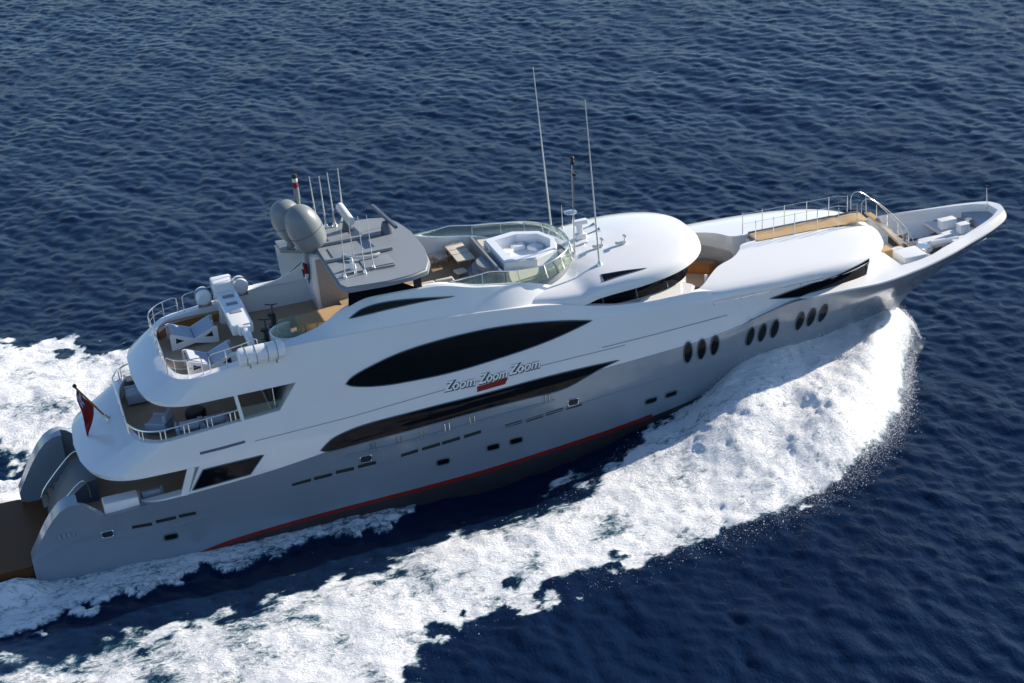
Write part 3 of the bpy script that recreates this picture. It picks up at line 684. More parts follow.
tops = [v[1].co.copy() for v in V]; bots = [v[0].co.copy() for v in V]
scr = obj('wind_screen', bm, 'scr', Y)
sm = scr.modifiers.new('thickness', 'SOLIDIFY'); sm.thickness = .015
bm = NB(); add_tube(bm, [tuple(p) for p in tops[2:-2]], .03, 6); obj('screen_rail', bm, 'steel', scr)
for k in range(12, len(tops)-12, 13):
    bm = NB(); add_tube(bm, [tuple(bots[k]), tuple(tops[k])], .022, 6); obj('screen_post', bm, 'steel', scr)
# hardtop
HT = [(-8.95, -3.3), (-8.75, -3.78), (-7, -3.92), (-5.9, -3.86), (-5.15, -3.55), (-4.78, -2.6), (-4.62, -1.2), (-4.6, 0)]
HT = HT + [(x, -y) for x, y in HT[:-1][::-1]]
bm = NB(); add_prism(bm, HT, 10.1, 10.35); bmesh.ops.bevel(bm, geom=[e for e in bm.edges if e.verts[0].co.z > 10.3 and e.verts[1].co.z > 10.3], offset=.08, segments=3, affect='EDGES')
hard = obj('hardtop', bm, 'lgrey', Y)
for y, h in ((1.5, .14), (-.55, .14)):
    bm = NB(); add_box(bm, (-7.4, y, 10.36+h/2), (3.0, .16, h), bev=.03); obj('roof_beam', bm, 'lgrey', hard)
for c, s in (((-8.0, .4, 10.37), (1.0, 1.3, .05)), ((-6.9, -1.6, 10.37), (1.3, 1.1, .05))):
    bm = NB(); add_box(bm, c, s, bev=.02); obj('roof_hatch', bm, 'lgrey', hard)
bm = NB(); a = np.linspace(R(200), R(290), 16); add_tube(bm, [(-7.0+1.15*math.cos(t), .0+1.15*math.sin(t), 10.5) for t in a], .07, 8); obj('antenna_arc', bm, 'whip', hard)
# mast house under the after edge, with a round niche
mh = NB(); add_prism(mh, [(-9.15, 7.22), (-7.75, 7.22), (-7.6, 10.12), (-9.2, 10.12), (-9.35, 8.6)], 1.15, 3.4, 'y'); bmesh.ops.bevel(mh, geom=mh.edges[:], offset=.06, segments=2, affect='EDGES'); mh = obj('mast_house', mh, 'white', Y)
bm = NB(); add_box(bm, (-8.4, 1.10, 8.6), (1.35, .07, 2.6), bev=.02); obj('beige_panel', bm, 'beige', mh)  # starboard end face toned beige against the white house
bm = NB(); add_lathe(bm, [(0, 0), (.50, 0), (.54, .03), (.5, .05), (0, .05)], (-9.30, 2.05, 9.15), 24, Matrix.Rotation(R(-90), 4, 'Y'), sc=(1.25, .85)); obj('buoy_niche', bm, 'seal', mh)
for x in (-8.4, -5.6):
    bm = NB(); add_box(bm, (x, -3.3, 9.85), (.35, .12, .75), bev=.03); obj('hardtop_post', bm, 'dark', Y)
    bm = NB(); add_box(bm, (x, 3.3, 9.85), (.35, .12, .75), bev=.03); obj('hardtop_post', bm, 'dark', Y)
for s in (-1, 1):
    bm = NB(); add_prism(bm, [(-8.7, 9.3), (-7.7, 9.55), (-5.6, 9.5), (-6.6, 10.1), (-8.6, 10.1)], s*3.36-.01, s*3.36+.01, 'y'); obj('side_window', bm, 'glass', Y)
# satellite domes beside the mast house
def dome(c, r, h, tilt):
    prof = [(0, -h*.5), (r*.5, -h*.5), (r*.82, -h*.42), (r*.96, -h*.25), (r, -.02*h), (r*.98, h*.12), (r*.86, h*.30), (r*.62, h*.43), (r*.3, h*.49), (0, h*.5)]
    bm = NB(); add_lathe(bm, [tuple(q) for q in smooth_poly(prof, 24, 2)], c, 32, Matrix.Rotation(tilt, 4, 'Y')); o = obj('satellite_dome', bm, 'dome', Y, 60)
    bm = NB(); add_tube(bm, [(c[0], c[1], c[2]-h*.5-.5), (c[0], c[1], c[2]-h*.5+.06)], r*.3, 12); obj('dome_pedestal', bm, 'dome', o)
    bm = NB(); a = np.linspace(0, 2*math.pi, 33)[:-1]; mt_ = Matrix.Rotation(tilt, 3, 'Y'); add_tube(bm, [tuple(Vector(c)+mt_ @ Vector((r*1.0*math.cos(t), r*1.0*math.sin(t), -h*.06))) for t in a], .018, 5, closed=True); obj('dome_seam', bm, 'seal', o)
dome((-9.2, 1.95, 11.2), .80, 2.25, R(-20)); dome((-9.75, 2.75, 11.45), .74, 1.9, R(-20))
bm = NB(); add_prism(bm, [(-10.3, 2.6), (-8.2, 1.2), (-7.6, 1.3), (-7.6, 3.5), (-10.3, 3.9)], 10.0, 10.14); obj('dome_shelf', bm, 'dome', Y)
bm = NB(); add_prism(bm, [(-10.3, 8.5), (-9.2, 9.2), (-7.6, 9.4), (-7.6, 10.05), (-10.4, 10.05)], 3.34, 3.6, 'y'); obj('shelf_support', bm, 'white', Y)
bm = NB(); add_tube(bm, [(-9.1, 3.0, 10.1), (-9.15, 3.0, 12.2)], .16, 12, taper=.1); add_tube(bm, [(-9.15, 3.0, 12.2), (-9.15, 3.0, 12.75)], .13, 12); lm = obj('light_mast', bm, 'dome', Y)
for z, m in ((12.78, 'flagred'), (13.02, 'whip'), (13.2, 'dark')):
    bm = NB(); add_lathe(bm, [(0, 0), (.12, 0), (.13, .1), (.1, .2), (0, .2)], (-9.15, 3.0, z), 12); obj('mast_light', bm, m, lm)
# radars and whips on the hardtop
bm = NB(); add_box(bm, (-5.55, 2.1, 10.95), (.16, 3.3, .16), rz=R(5), bev=.04); ra = obj('radar_scanner', bm, 'seal', Y)
bm = NB(); add_lathe(bm, [(0, 0), (.3, 0), (.26, .25), (.18, .5), (0, .5)], (-5.6, 1.6, 10.36), 14); obj('radar_pedestal', bm, 'seal', ra)
bm = NB(); add_tube(bm, [(-7.1, 4.15, 11.05), (-7.1, 2.0, 11.05)], .2, 12); ra = obj('radar_scanner', bm, 'whip', Y)
bm = NB(); add_lathe(bm, [(0, 0), (.28, 0), (.22, .25), (.16, .55), (0, .55)], (-7.1, 2.9, 10.36), 14); obj('radar_pedestal', bm, 'seal', ra)
for q in [(-8.212, 4.371, 10.36, -8.258, 4.384, 12.665), (-7.926, 3.764, 10.36, -7.921, 3.762, 12.816), (-7.529, 3.663, 10.36, -7.548, 3.668, 12.932), (-7.003, 4.209, 10.36, -6.949, 4.194, 12.871), (-7.655, -2.595, 10.36, -7.648, -2.597, 12.957), (-7.187, -2.237, 10.36, -7.194, -2.235, 12.788), (-8.02, -2.378, 10.36, -8.021, -2.378, 12.826), (-8.529, -2.581, 10.36, -8.419, -2.611, 12.851)]: whip(q[:3], q[3:], .045 if q[1] > 0 else .03)
bm = NB(); add_tube(bm, [(-8.6, -2.35, 10.4), (-6.3, -2.5, 10.4)], .035, 6); obj('antenna_bar', bm, 'seal', hard)
bm = NB(); add_lathe(bm, [(0, 0), (.16, 0), (.14, .15), (.03, .5), (0, .5)], (-8.0, -1.8, 10.36), 12); obj('gps_antenna', bm, 'white', hard)

# stairwell cowl with curved screen, sunlit deck teak, and crane
sw = NB(); a = np.linspace(R(75), R(285), 28)
ring = [(-11.15+.85*math.cos(t), -1.95+.95*math.sin(t)) for t in a]; inn = [(-11.15+.76*math.cos(t), -1.95+.86*math.sin(t)) for t in a[::-1]]
add_prism(sw, ring+inn, FL, 8.22); sw = obj('stair_cowl', sw, 'white', Y)
bm = NB(); add_prism(bm, [(-10.95+.72*math.cos(t), -1.95+.82*math.sin(t)) for t in np.linspace(R(60), R(300), 24)]+[(-10.95+.7*math.cos(t), -1.95+.8*math.sin(t)) for t in np.linspace(R(60), R(300), 24)[::-1]], 7.4, 8.5); obj('cowl_screen', bm, 'scr', sw)
bm = NB(); add_prism(bm, [(-10.6, -2.9), (-9.2, -3.1), (-8.6, -1.9), (-10.6, -1.2)], FL, 7.62); bmesh.ops.bevel(bm, geom=bm.edges[:], offset=.07, segments=2, affect='EDGES'); obj('stair_cover', bm, 'white', Y)
bm = NB(); add_prism(bm, [(-10.6, -.98), (-8.5, -1.35), (-7.9, .0), (-8.6, .35), (-10.5, .1)], FL, 7.95); bmesh.ops.bevel(bm, geom=bm.edges[:], offset=.03, segments=1, affect='EDGES'); obj('sunlit_teak', bm, 'gold', Y)  # sunlit deck teak, its sunshine put in as a gold-coloured block
cr = NB(); add_box(cr, (-13.0, .9, 8.42), (.95, 4.4, .5), bev=.1); cr = obj('crane', cr, 'white', Y)
bm = NB(); add_box(bm, (-13.05, 3.3, 8.72), (.95, 1.0, .75), bev=.12); obj('crane_head', bm, 'white', cr)
bm = NB(); add_lathe(bm, [(0, 0), (.5, 0), (.45, .3), (.38, 1.1), (0, 1.1)], (-13.0, 2.9, 7.23), 20); obj('crane_pedestal', bm, 'white', cr)
bm = NB(); add_box(bm, (-12.95, -1.35, 8.45), (.55, .5, .45), bev=.1); add_tube(bm, smooth_poly([(-12.95, -1.5, 8.45), (-12.9, -1.95, 8.4), (-12.85, -2.15, 8.0), (-12.85, -2.2, 7.5)], 14), .17, 10); obj('crane_tip', bm, 'white', cr)
for y in (.2, 1.2, 2.1):
    bm = NB(); add_box(bm, (-13.0, y, 8.68), (.5, .3, .04), bev=.015); obj('crane_hatch', bm, 'lgrey', cr)
# port after bench under the rail
bm = NB(); add_prism(bm, [(-16.2, 2.2), (-15.7, 2.9), (-14.4, 3.05), (-12.2, 2.95), (-12.2, 3.3), (-14.6, 3.4), (-16.0, 3.2), (-16.35, 2.4)], FL, 7.62); bmesh.ops.bevel(bm, geom=bm.edges[:], offset=.03, segments=1, affect='EDGES'); obj('side_bench', bm, 'varn', Y)

# ------------------------------------------------------------------ bow
wd = NB()   # stair from the roof walkway down to the bow deck
for k in range(8):
    bm = box((17.55+k*.24, .15, 6.85-.27*k), (.26, 1.0, .05)); obj('bow_step', bm, 'gold', Y)
for s in (-.4, .7):
    bm = NB(); add_box(bm, (18.4, s, 5.83), (2.9, .05, .16), rot=Matrix.Rotation(R(48.5), 4, 'Y')); obj('stair_stringer', bm, 'steel', Y)
    bm = NB(); add_tube(bm, smooth_poly([(16.7, s, 7.15), (16.7, s, 8.05), (17.4, s, 7.95), (19.4, s, 5.75), (19.45, s, 4.65)], 40, 3), .018, 8); o = obj('stair_handrail', bm, 'steel', Y)
    for k in range(4):
        x = 17.5+k*.55; z = 7.0-(x-17.4)*1.13; bm = NB(); add_tube(bm, [(x, s, z-.1), (x, s, z+.85)], .018, 6); obj('rail_post', bm, 'steel', o)
bm = NB(); add_box(bm, (17.62, -.55, 5.1), (.5, 1.5, .95), bev=.05); obj('stair_locker', bm, 'gold', Y)
bm = NB(); add_box(bm, (18.35, -2.0, 5.12), (1.2, 1.2, .95), bev=.06); obj('deck_locker', bm, 'white', Y)
for s in (-.9, 1.3):
    bm = NB(); add_lathe(bm, [(0, 0), (.34, 0), (.34, .12), (.2, .2), (.18, .42), (.3, .5), (.3, .58), (0, .58)], (19.7, s, 4.63), 18); o = obj('anchor_windlass', bm, 'steel', Y)
    bm = NB(); add_box(bm, (19.3, s, 4.83), (.5, .55, .4), bev=.06); obj('windlass_motor', bm, 'dark', o)
    bm = NB(); add_tube(bm, [(19.9, s*1.0, 4.72), (20.8, s*.6+.1, 4.72), (21.25, s*.3+.15, 4.95)], .07, 6); obj('anchor_chain', bm, 'chain', Y)
bm = NB(); add_box(bm, (20.5, .9, 4.68), (1.2, .14, .1)); obj('chain_guide', bm, 'white', Y)
bm = NB(); add_box(bm, (20.55, -.15, 4.95), (1.5, .62, .5), bev=.16); o = obj('deck_crane', bm, 'white', Y)
bm = NB(); add_tube(bm, [(20.2, -.6, 5.15), (21.6, -.75, 5.15)], .14, 10); obj('crane_ram', bm, 'white', o)
bm = NB(); add_lathe(bm, [(0, 0), (.42, 0), (.4, .35), (.3, .55), (0, .55)], (20.0, -.35, 4.64), 18); obj('crane_base', bm, 'white', o)
xf = np.linspace(21.2, 22.86, 16); yf_ = np.maximum(hull_y(xf, 5.22)-.14, .03)
bm = NB(); add_prism(bm, [(p, -q) for p, q in zip(xf, yf_)]+[(p, q) for p, q in zip(xf[::-1], yf_[::-1])], 5.05, 5.2); obj('forepeak_deck', bm, 'wcush', Y)
for c, s in (((21.75, .62, 5.42), (.8, .42, .44)), ((22.1, -.3, 5.42), (.5, .4, .44))):
    bm = NB(); add_box(bm, c, s, bev=.05); o = obj('bow_locker', bm, 'white', Y)
    bm = NB(); add_box(bm, (c[0], c[1], 5.66), (s[0]+.06, s[1]+.06, .05), bev=.02); obj('locker_lid', bm, 'wcush', o)
bm = NB(); add_lathe(bm, [(0, 0), (.12, 0), (.1, .3), (.17, .36), (.17, .42), (0, .42)], (22.7, .2, 5.2), 12); obj('bollard', bm, 'steel', Y)
bm = NB(); add_tube(bm, [(23.75, .3, 5.9), (23.75, .3, 7.0)], .035, 8); js = obj('jack_staff', bm, 'steel', Y)
bm = NB(); add_lathe(bm, [(0, 0), (.06, 0), (.06, .1), (0, .1)], (23.75, .3, 7.0), 10); obj('bow_light', bm, 'dark', js)

# ------------------------------------------------------------------ ensign at the stern
fb, ft = Vector((-19.25, 0, 5.05)), Vector((-20.35, 0, 6.85))
bm = NB(); add_tube(bm, [fb, ft], .05, 8); fs = obj('flag_staff', bm, 'varn', Y)
bm = NB(); add_lathe(bm, [(0, 0), (.09, 0), (.09, .08), (.04, .14), (0, .14)], tuple(ft), 10); obj('staff_cap', bm, 'dark', fs)
bm = NB(); add_lathe(bm, [(0, 0), (.16, 0), (.1, .3), (0, .3)], tuple(fb), 10, Matrix.Rotation(R(-31), 4, 'Y')); obj('staff_socket', bm, 'steel', fs)
def flag_patch(u0, u1, v0, v1, nu, nv, off=0):
    # cloth hanging limp from the staff: u along the hoist (0 at the top), v along the fly, which falls down
    bm = NB(); G = []
    for i in range(nu+1):
        u = u0+(u1-u0)*i/nu; row = []
        for j in range(nv+1):
            v = v0+(v1-v0)*j/nv
            p = ft.lerp(fb, .05+u*.52)
            d = Vector((-.10*v-.06*math.sin(v*5+u*3), .10*math.sin(u*9+v*4)*(.2+v)-.12*v+off, -1.3*v-.1*v*v))
            p = p+d+Vector((-.22*v*(u-.3)+.35*u*v*-.6, 0, 0)); row.append(bm.verts.new(p))
        G.append(row)
    for i in range(nu):
        for j in range(nv): bm.faces.new((G[i][j], G[i+1][j], G[i+1][j+1], G[i][j+1]))
    return bm
fl = obj('ensign', flag_patch(0, 1, 0, 1, 16, 20), 'flagred', Y, 80)
for o_ in (-.012, .012):
    obj('canton', flag_patch(.02, .5, .02, .45, 10, 10, o_), 'flagblue', fl, 80)
    obj('canton_cross', flag_patch(.20, .32, .02, .45, 4, 10, o_*1.8), 'flagwhite', fl, 80)
    obj('canton_cross', flag_patch(.02, .5, .19, .28, 10, 4, o_*1.9), 'flagwhite', fl, 80)
    obj('canton_cross', flag_patch(.235, .285, .02, .45, 4, 10, o_*2.8), 'flagred', fl, 80)
    obj('canton_cross', flag_patch(.02, .5, .215, .255, 10, 4, o_*2.9), 'flagred', fl, 80)

# ====================================================================== loose things aboard
def child(name, bm, m, p, angle=35): return obj(name, bm, m, p, angle)
# double sun loungers with bow-tie sides
def lounger(label, loc):
    t = thing('sun_lounger', label, 'sun lounger', loc, 0, 'double sun loungers on the top deck')
    L = 1.05
    top = [(-L, .72), (-L*.86, .74), (0, .36), (L*.86, .74), (L, .72)]
    for s in (-1, 1):
        out = [(-L, 0)]+top+[(L, 0), (L*.72, 0), (0, .16), (-L*.72, 0)]
        bm = NB(); add_prism(bm, out, s*.68-.03, s*.68+.03, 'y'); o = child('side_panel', bm, 'white', t)
        for q in (-1, 1):
            bm = NB(); add_prism(bm, [(q*.82, .30), (q*.80, .55), (q*.45, .36)], s*.715-.006, s*.715+.006, 'y'); child('panel_cutout', bm, 'dark', o)
    bm = NB(); add_prism(bm, [(-L*.95, .60), (-L*.86, .64), (0, .25), (L*.86, .64), (L*.95, .60), (L*.9, .5), (0, .14), (-L*.9, .5)], -.63, .63, 'y'); child('seat_shell', bm, 'varn', t)
    for q in (-1, 1):
        bm = NB(); add_box(bm, (q*.47, 0, .53), (.98, 1.2, .11), rot=Matrix.Rotation(-q*R(24.5), 4, 'Y'), bev=.04); child('cushion', bm, 'bfab', t)
    return t
lounger('bow tie shaped white lounger nearer the port bench and crane', (-14.9, 1.45, FL))
lounger('bow tie shaped white lounger beside the starboard railing', (-14.65, -1.75, FL))
# exercise bikes
def bike(label, loc, rz):
    t = thing('exercise_bike', label, 'exercise bike', loc, rz, 'exercise bikes on the top deck')
    bm = NB(); add_box(bm, (0, 0, .06), (1.0, .12, .08), bev=.02); add_box(bm, (-.42, 0, .05), (.1, .5, .07), bev=.02); add_box(bm, (.42, 0, .05), (.1, .5, .07), bev=.02); child('base_frame', bm, 'dark', t)
    bm = NB(); add_lathe(bm, [(0, -.06), (.3, -.06), (.33, 0), (.3, .06), (0, .06)], (.3, 0, .42), 24, Matrix.Rotation(R(90), 4, 'X')); child('flywheel', bm, 'dark', t)
    bm = NB(); add_tube(bm, [(.25, 0, .1), (.3, 0, .6), (.38, 0, 1.1)], .045, 8); add_tube(bm, [(.05, 0, .1), (-.12, 0, .6), (-.22, 0, .88)], .04, 8); child('frame', bm, 'seal', t)
    bm = NB(); add_box(bm, (-.24, 0, .92), (.3, .2, .08), bev=.03); child('saddle', bm, 'dark', t)
    bm = NB(); add_tube(bm, smooth_poly([(.25, -.26, 1.2), (.42, -.22, 1.14), (.4, 0, 1.1), (.42, .22, 1.14), (.25, .26, 1.2)], 20), .025, 8); child('handlebar', bm, 'dark', t)
    for s in (-1, 1):
        bm = NB(); add_tube(bm, [(.1, s*.08, .36), (.1+s*.14, s*.12, .36-s*.1)], .02, 6); add_box(bm, (.1+s*.14, s*.19, .36-s*.1), (.1, .12, .03)); child('pedal', bm, 'seal', t)
    return t
bike('black exercise bike right beside the round stair cowl', (-12.05, -.95, FL), R(70))
bike('black exercise bike further from the cowl, nearer mid deck', (-11.45, .55, FL), R(70))
# life raft canisters
def canister(label, loc, rz, L=1.75, r=.33, group=None):
    t = thing('life_raft', label, 'life raft', loc, rz, group)
    bm = NB(); prof = [(0, -L/2), (r*.7, -L/2), (r*.95, -L/2+.08), (r, -L/2+.18), (r, L/2-.18), (r*.95, L/2-.08), (r*.7, L/2), (0, L/2)]
    add_lathe(bm, prof, (0, 0, r+.08), 24, Matrix.Rotation(R(90), 4, 'Y')); child('canister', bm, 'white', t)
    bm = NB()
    a = np.linspace(0, 2*math.pi, 25)[:-1]
    for x in (-.5*L+.35, -.12*L, .12*L, .5*L-.35):
        bm = NB(); add_tube(bm, [(x, (r+.004)*math.cos(q), r+.08+(r+.004)*math.sin(q)) for q in a], .018, 5, closed=True); child('strap', bm, 'lgrey', t)
    bm = NB(); add_tube(bm, [(L/2+.002, 0, r+.08), (-L/2-.002, 0, r+.08)], .03, 5); bm.free()
    for x in (-L*.28, L*.28):
        bm = NB(); add_prism(bm, [(-r*1.05, 0), (r*1.05, 0), (r*.9, r*.75), (0, .1), (-r*.9, r*.75)], x-.04, x+.04, 'z')
        bmesh.ops.rotate(bm, verts=bm.verts, cent=(0, 0, 0), matrix=Matrix.Rotation(R(90), 3, 'X')); bmesh.ops.rotate(bm, verts=bm.verts, cent=(0, 0, 0), matrix=Matrix.Rotation(R(90), 3, 'Z'))
        bm.free()
        bm = NB(); add_box(bm, (x, 0, .1), (.08, r*1.7, .2), bev=.02); child('cradle', bm, 'steel', t)
    return t
g = 'life raft canisters strapped along the top deck'
canister('white life raft canister lying on the starboard bulwark', (-12.75, -3.98, 7.86), R(1), 2.0, .40, g)
canister('white life raft canister on the after side of the crane', (-13.95, 3.5, 7.93), R(90), .8, .36, g)
canister('white life raft canister on the forward side of the crane', (-12.25, 3.5, 8.1), R(90), .8, .36, g)
# life ring in the niche
bm = NB(); a = np.linspace(0, 2*math.pi, 41)[:-1]
t = thing('life_ring', 'red and white life ring hung on the mast house under the hardtop', 'life ring', (-9.44, 2.05, 9.15))
for k in range(4):
    a = np.linspace(k*math.pi/2, (k+1)*math.pi/2, 10); bm = NB(); add_tube(bm, [(0, .33*math.cos(q), .33*math.sin(q)) for q in a], .09, 10); child('ring_quarter', bm, 'flagred' if k % 2 else 'flagwhite', t)
# table and stools forward of the hardtop
t = thing('dining_table', 'pale slatted table in the sunlight aft of the spa steps', 'table', (-2.35, 1.85, 7.855))
bm = NB(); add_box(bm, (0, 0, .78), (.85, 2.3, .06), bev=.02); tp = child('tabletop', bm, 'fab', t)
for y in (-.58, 0, .58):
    bm = NB(); add_box(bm, (0, y+.29, .815), (.8, .02, .012)); child('slat_gap', bm, 'seal', tp)
for x in (-.32, .32):
    for y in (-1.0, 1.0):
        bm = NB(); add_box(bm, (x, y, .375), (.07, .07, .75)); child('leg', bm, 'varn', t)
def stool(label, loc, m='fab'):
    t = thing('stool', label, 'stool', loc, R(12), 'stools round the top deck table')
    bm = NB(); add_box(bm, (0, 0, .44), (.5, .5, .12), bev=.05); child('seat', bm, m, t)
    for x in (-.18, .18):
        for y in (-.18, .18):
            bm = NB(); add_tube(bm, [(x, y, 0), (x, y, .4)], .025, 6); child('leg', bm, 'steel', t)
stool('cream stool beside the hardtop edge, farther one', (-3.3, 3.0, 7.855)); stool('cream stool between hardtop edge and slatted table', (-3.05, 2.55, 7.855)); stool('cream stool at the near end of slatted table', (-2.75, .4, 7.855))
def sofa(name, label, loc, rz, L, W, m, cat, n=2, group=None, h=.42, bh=.4):
    t = thing(name, label, cat, loc, rz, group)
    bm = NB(); add_box(bm, (0, 0, h*.45), (W, L, h*.7), bev=.05); child('base', bm, 'bfab' if m == 'bfab' else 'white', t)
    for k in range(n):
        y = -L/2+L*(k+.5)/n; bm = NB(); add_box(bm, (.06, y, h), (W*.8, L/n-.03, .16), bev=.06); child('seat_cushion', bm, m, t)
        bm = NB(); add_box(bm, (-W*.42, y, h+bh*.55), (.18, L/n-.04, bh), bev=.07); child('back_cushion', bm, m, t)
    for s in (-1, 1):
        bm = NB(); add_box(bm, (0, s*(L/2+.07), h*.75), (W, .14, h*1.1), bev=.06); child('arm', bm, m, t)
    return t
sofa('sofa', 'cream sofa half shaded under the starboard side of the hardtop', (-4.75, -.6, 7.855), R(90), 2.6, .9, 'fab', 'sofa', 3)
sofa('sofa', 'low cream bench seat against the starboard side beside the hardtop', (-4.6, -2.6, FL), R(90), 2.2, .8, 'fab', 'sofa', 3) if False else None
bm = NB(); add_box(bm, (0, 0, .25), (.9, .8, .5), bev=.05); t = thing('deck_cabinet', 'low grey cabinet at the foot of the spa steps', 'cabinet', (-2.3, -2.6, 7.855)); child('cabinet_body', bm, 'lgrey', t); bm = NB(); add_box(bm, (0, 0, .52), (.95, .85, .04), bev=.015); child('cabinet_top', bm, 'beige', t)
# upper after deck
U0 = 4.715
g = 'armchairs on the upper after deck'
def armchair(label, loc, rz, group=g): return sofa('armchair', label, loc, rz, .85, .95, 'bfab', 'armchair', 1, group)
armchair('pale blue armchair at the port corner of the upper deck', (-17.75, 2.0, U0), R(180))
armchair('pale blue armchair by the starboard aft rail bend', (-17.2, -1.5, U0), R(150))
armchair('pale blue armchair at the rail, aft of the round stool', (-16.1, -2.6, U0), R(90))
armchair('pale blue armchair at the rail, nearest the deck post', (-15.0, -2.6, U0), R(90))
t = thing('side_table', 'small pale wooden table behind the port armchair', 'side table', (-17.6, 3.3, U0)); bm = NB(); add_box(bm, (0, 0, .6), (.8, .8, .06), bev=.02); child('tabletop', bm, 'fab', t); bm = NB(); add_box(bm, (0, 0, .3), (.5, .5, .56), bev=.03); child('base', bm, 'varn', t)
t = thing('round_stool', 'dark round stool between the upper deck armchairs', 'stool', (-15.6, -1.2, U0)); bm = NB(); add_lathe(bm, [(0, 0), (.4, 0), (.46, .12), (.46, .36), (.4, .46), (0, .48)], (0, 0, 0), 24); child('padded_seat', bm, 'dark', t)
armchair('pale blue armchair on the main deck by the bulwark', (-18.2, -2.9, 2.03), R(90), None)

# ====================================================================== the sea
def field(n, L, beta, lmin, lmax, seed, dirn=None, spread=2.0):
    # periodic random field of unit deviation; optional directional spectrum, returns (height, dx, dy)
    rg = np.random.default_rng(seed); k = np.fft.fftfreq(n, L/n)*2*np.pi
    kx, ky = np.meshgrid(k, k, indexing='ij'); kk = np.hypot(kx, ky); kk[0, 0] = 1e9
    amp = kk**(-beta/2.)*np.exp(-(2*np.pi/lmax/kk)**4)*np.exp(-(kk*lmin/(2*np.pi))**2)
    if dirn is not None:
        c = np.abs(np.cos(np.arctan2(ky, kx)-dirn)); amp = amp*(c**spread+.06)
    amp[0, 0] = 0
    spec = amp*(rg.normal(size=(n, n))+1j*rg.normal(size=(n, n)))
    h = np.real(np.fft.ifft2(spec)); sd_ = h.std()
    dx = np.real(np.fft.ifft2(-1j*kx/kk*spec)); dy = np.real(np.fft.ifft2(-1j*ky/kk*spec))
    return h/sd_, dx/sd_, dy/sd_
def samp(F, L, x, y):
    n = F.shape[0]; u = (x/L*n) % n; v = (y/L*n) % n; i = np.floor(u).astype(int); j = np.floor(v).astype(int); a = u-i; b = v-j
    i %= n; j %= n; i2 = (i+1) % n; j2 = (j+1) % n
    return F[i, j]*(1-a)*(1-b)+F[i2, j]*a*(1-b)+F[i, j2]*(1-a)*b+F[i2, j2]*a*b
WD = R(9)
wv = field(1024, 150., 3.0, .5, 3.4, 3, WD, 1.8)
wv2 = field(512, 61., 2.6, .4, 1.6, 8, WD+R(30), 1.0)
wv3 = field(512, 210., 3.2, 3., 16., 13, WD-R(10), 1.5)
fb1 = field(1024, 46., 3.0, .18, 4., 21)[0]
fb2 = field(512, 83., 3.0, .8, 9., 5)[0]
fb5 = field(512, 110., 3.5, 2.5, 14., 17)[0]
fb4 = field(1024, 38., 2.4, .25, 1.6, 31)[0]
fb3 = field(1024, 31., 2.0, .12, 1.2, 9)[0]
sm_ = lambda a, b, x: (lambda t: t*t*(3-2*t))(np.clip((x-a)/(b-a), 0, 1))
yO = stab((-90, 54), (-70, 46), (-40, 31.5), (-24, 23.6), (-18, 20.6), (-11.9, 17.2), (-9.3, 15.7), (-6.3, 14.4), (-3.8, 14.0), (-1.1, 13.6), (2.2, 13.1), (6.1, 12.2), (10, 10.4), (13.7, 7.6), (16.4, 4.4), (18.2, 1.9), (19.2, .5), (19.7, .0), (22, -4))
yI = stab((-90, 17), (-70, 14), (-25, 10), (-14.7, 9.3), (-8.9, 8.5), (-5.3, 7.9), (-1.4, 6.8), (1.1, 5.4), (3.7, 3.6), (5.5, 2.5), (7.5, 1), (9, -1), (23, -3))
yHF = stab((-90, 9.5), (-40, 9), (-26, 8.0), (-23, 7.2), (-18, 6.3), (-11, 5.8), (-7.2, 5.1), (-6.4, 4.3), (-2, 4.15), (3, 3.5), (6, 1), (23, -3))
Hc = stab((-60, .15), (-25, .3), (-12, .45), (-4, .6), (2, .8), (5, 1.15), (7, 1.9), (9, 2.6), (12, 3.1), (15, 3.3), (17, 3.1), (18.4, 2.3), (19.4, 1.0), (20, 0), (40, 0))
def hull_wl(x): return np.where((x > -23.6) & (x < 19.9), hull_y(np.clip(x, -23.5, 19.85), .5+0*x), 0)
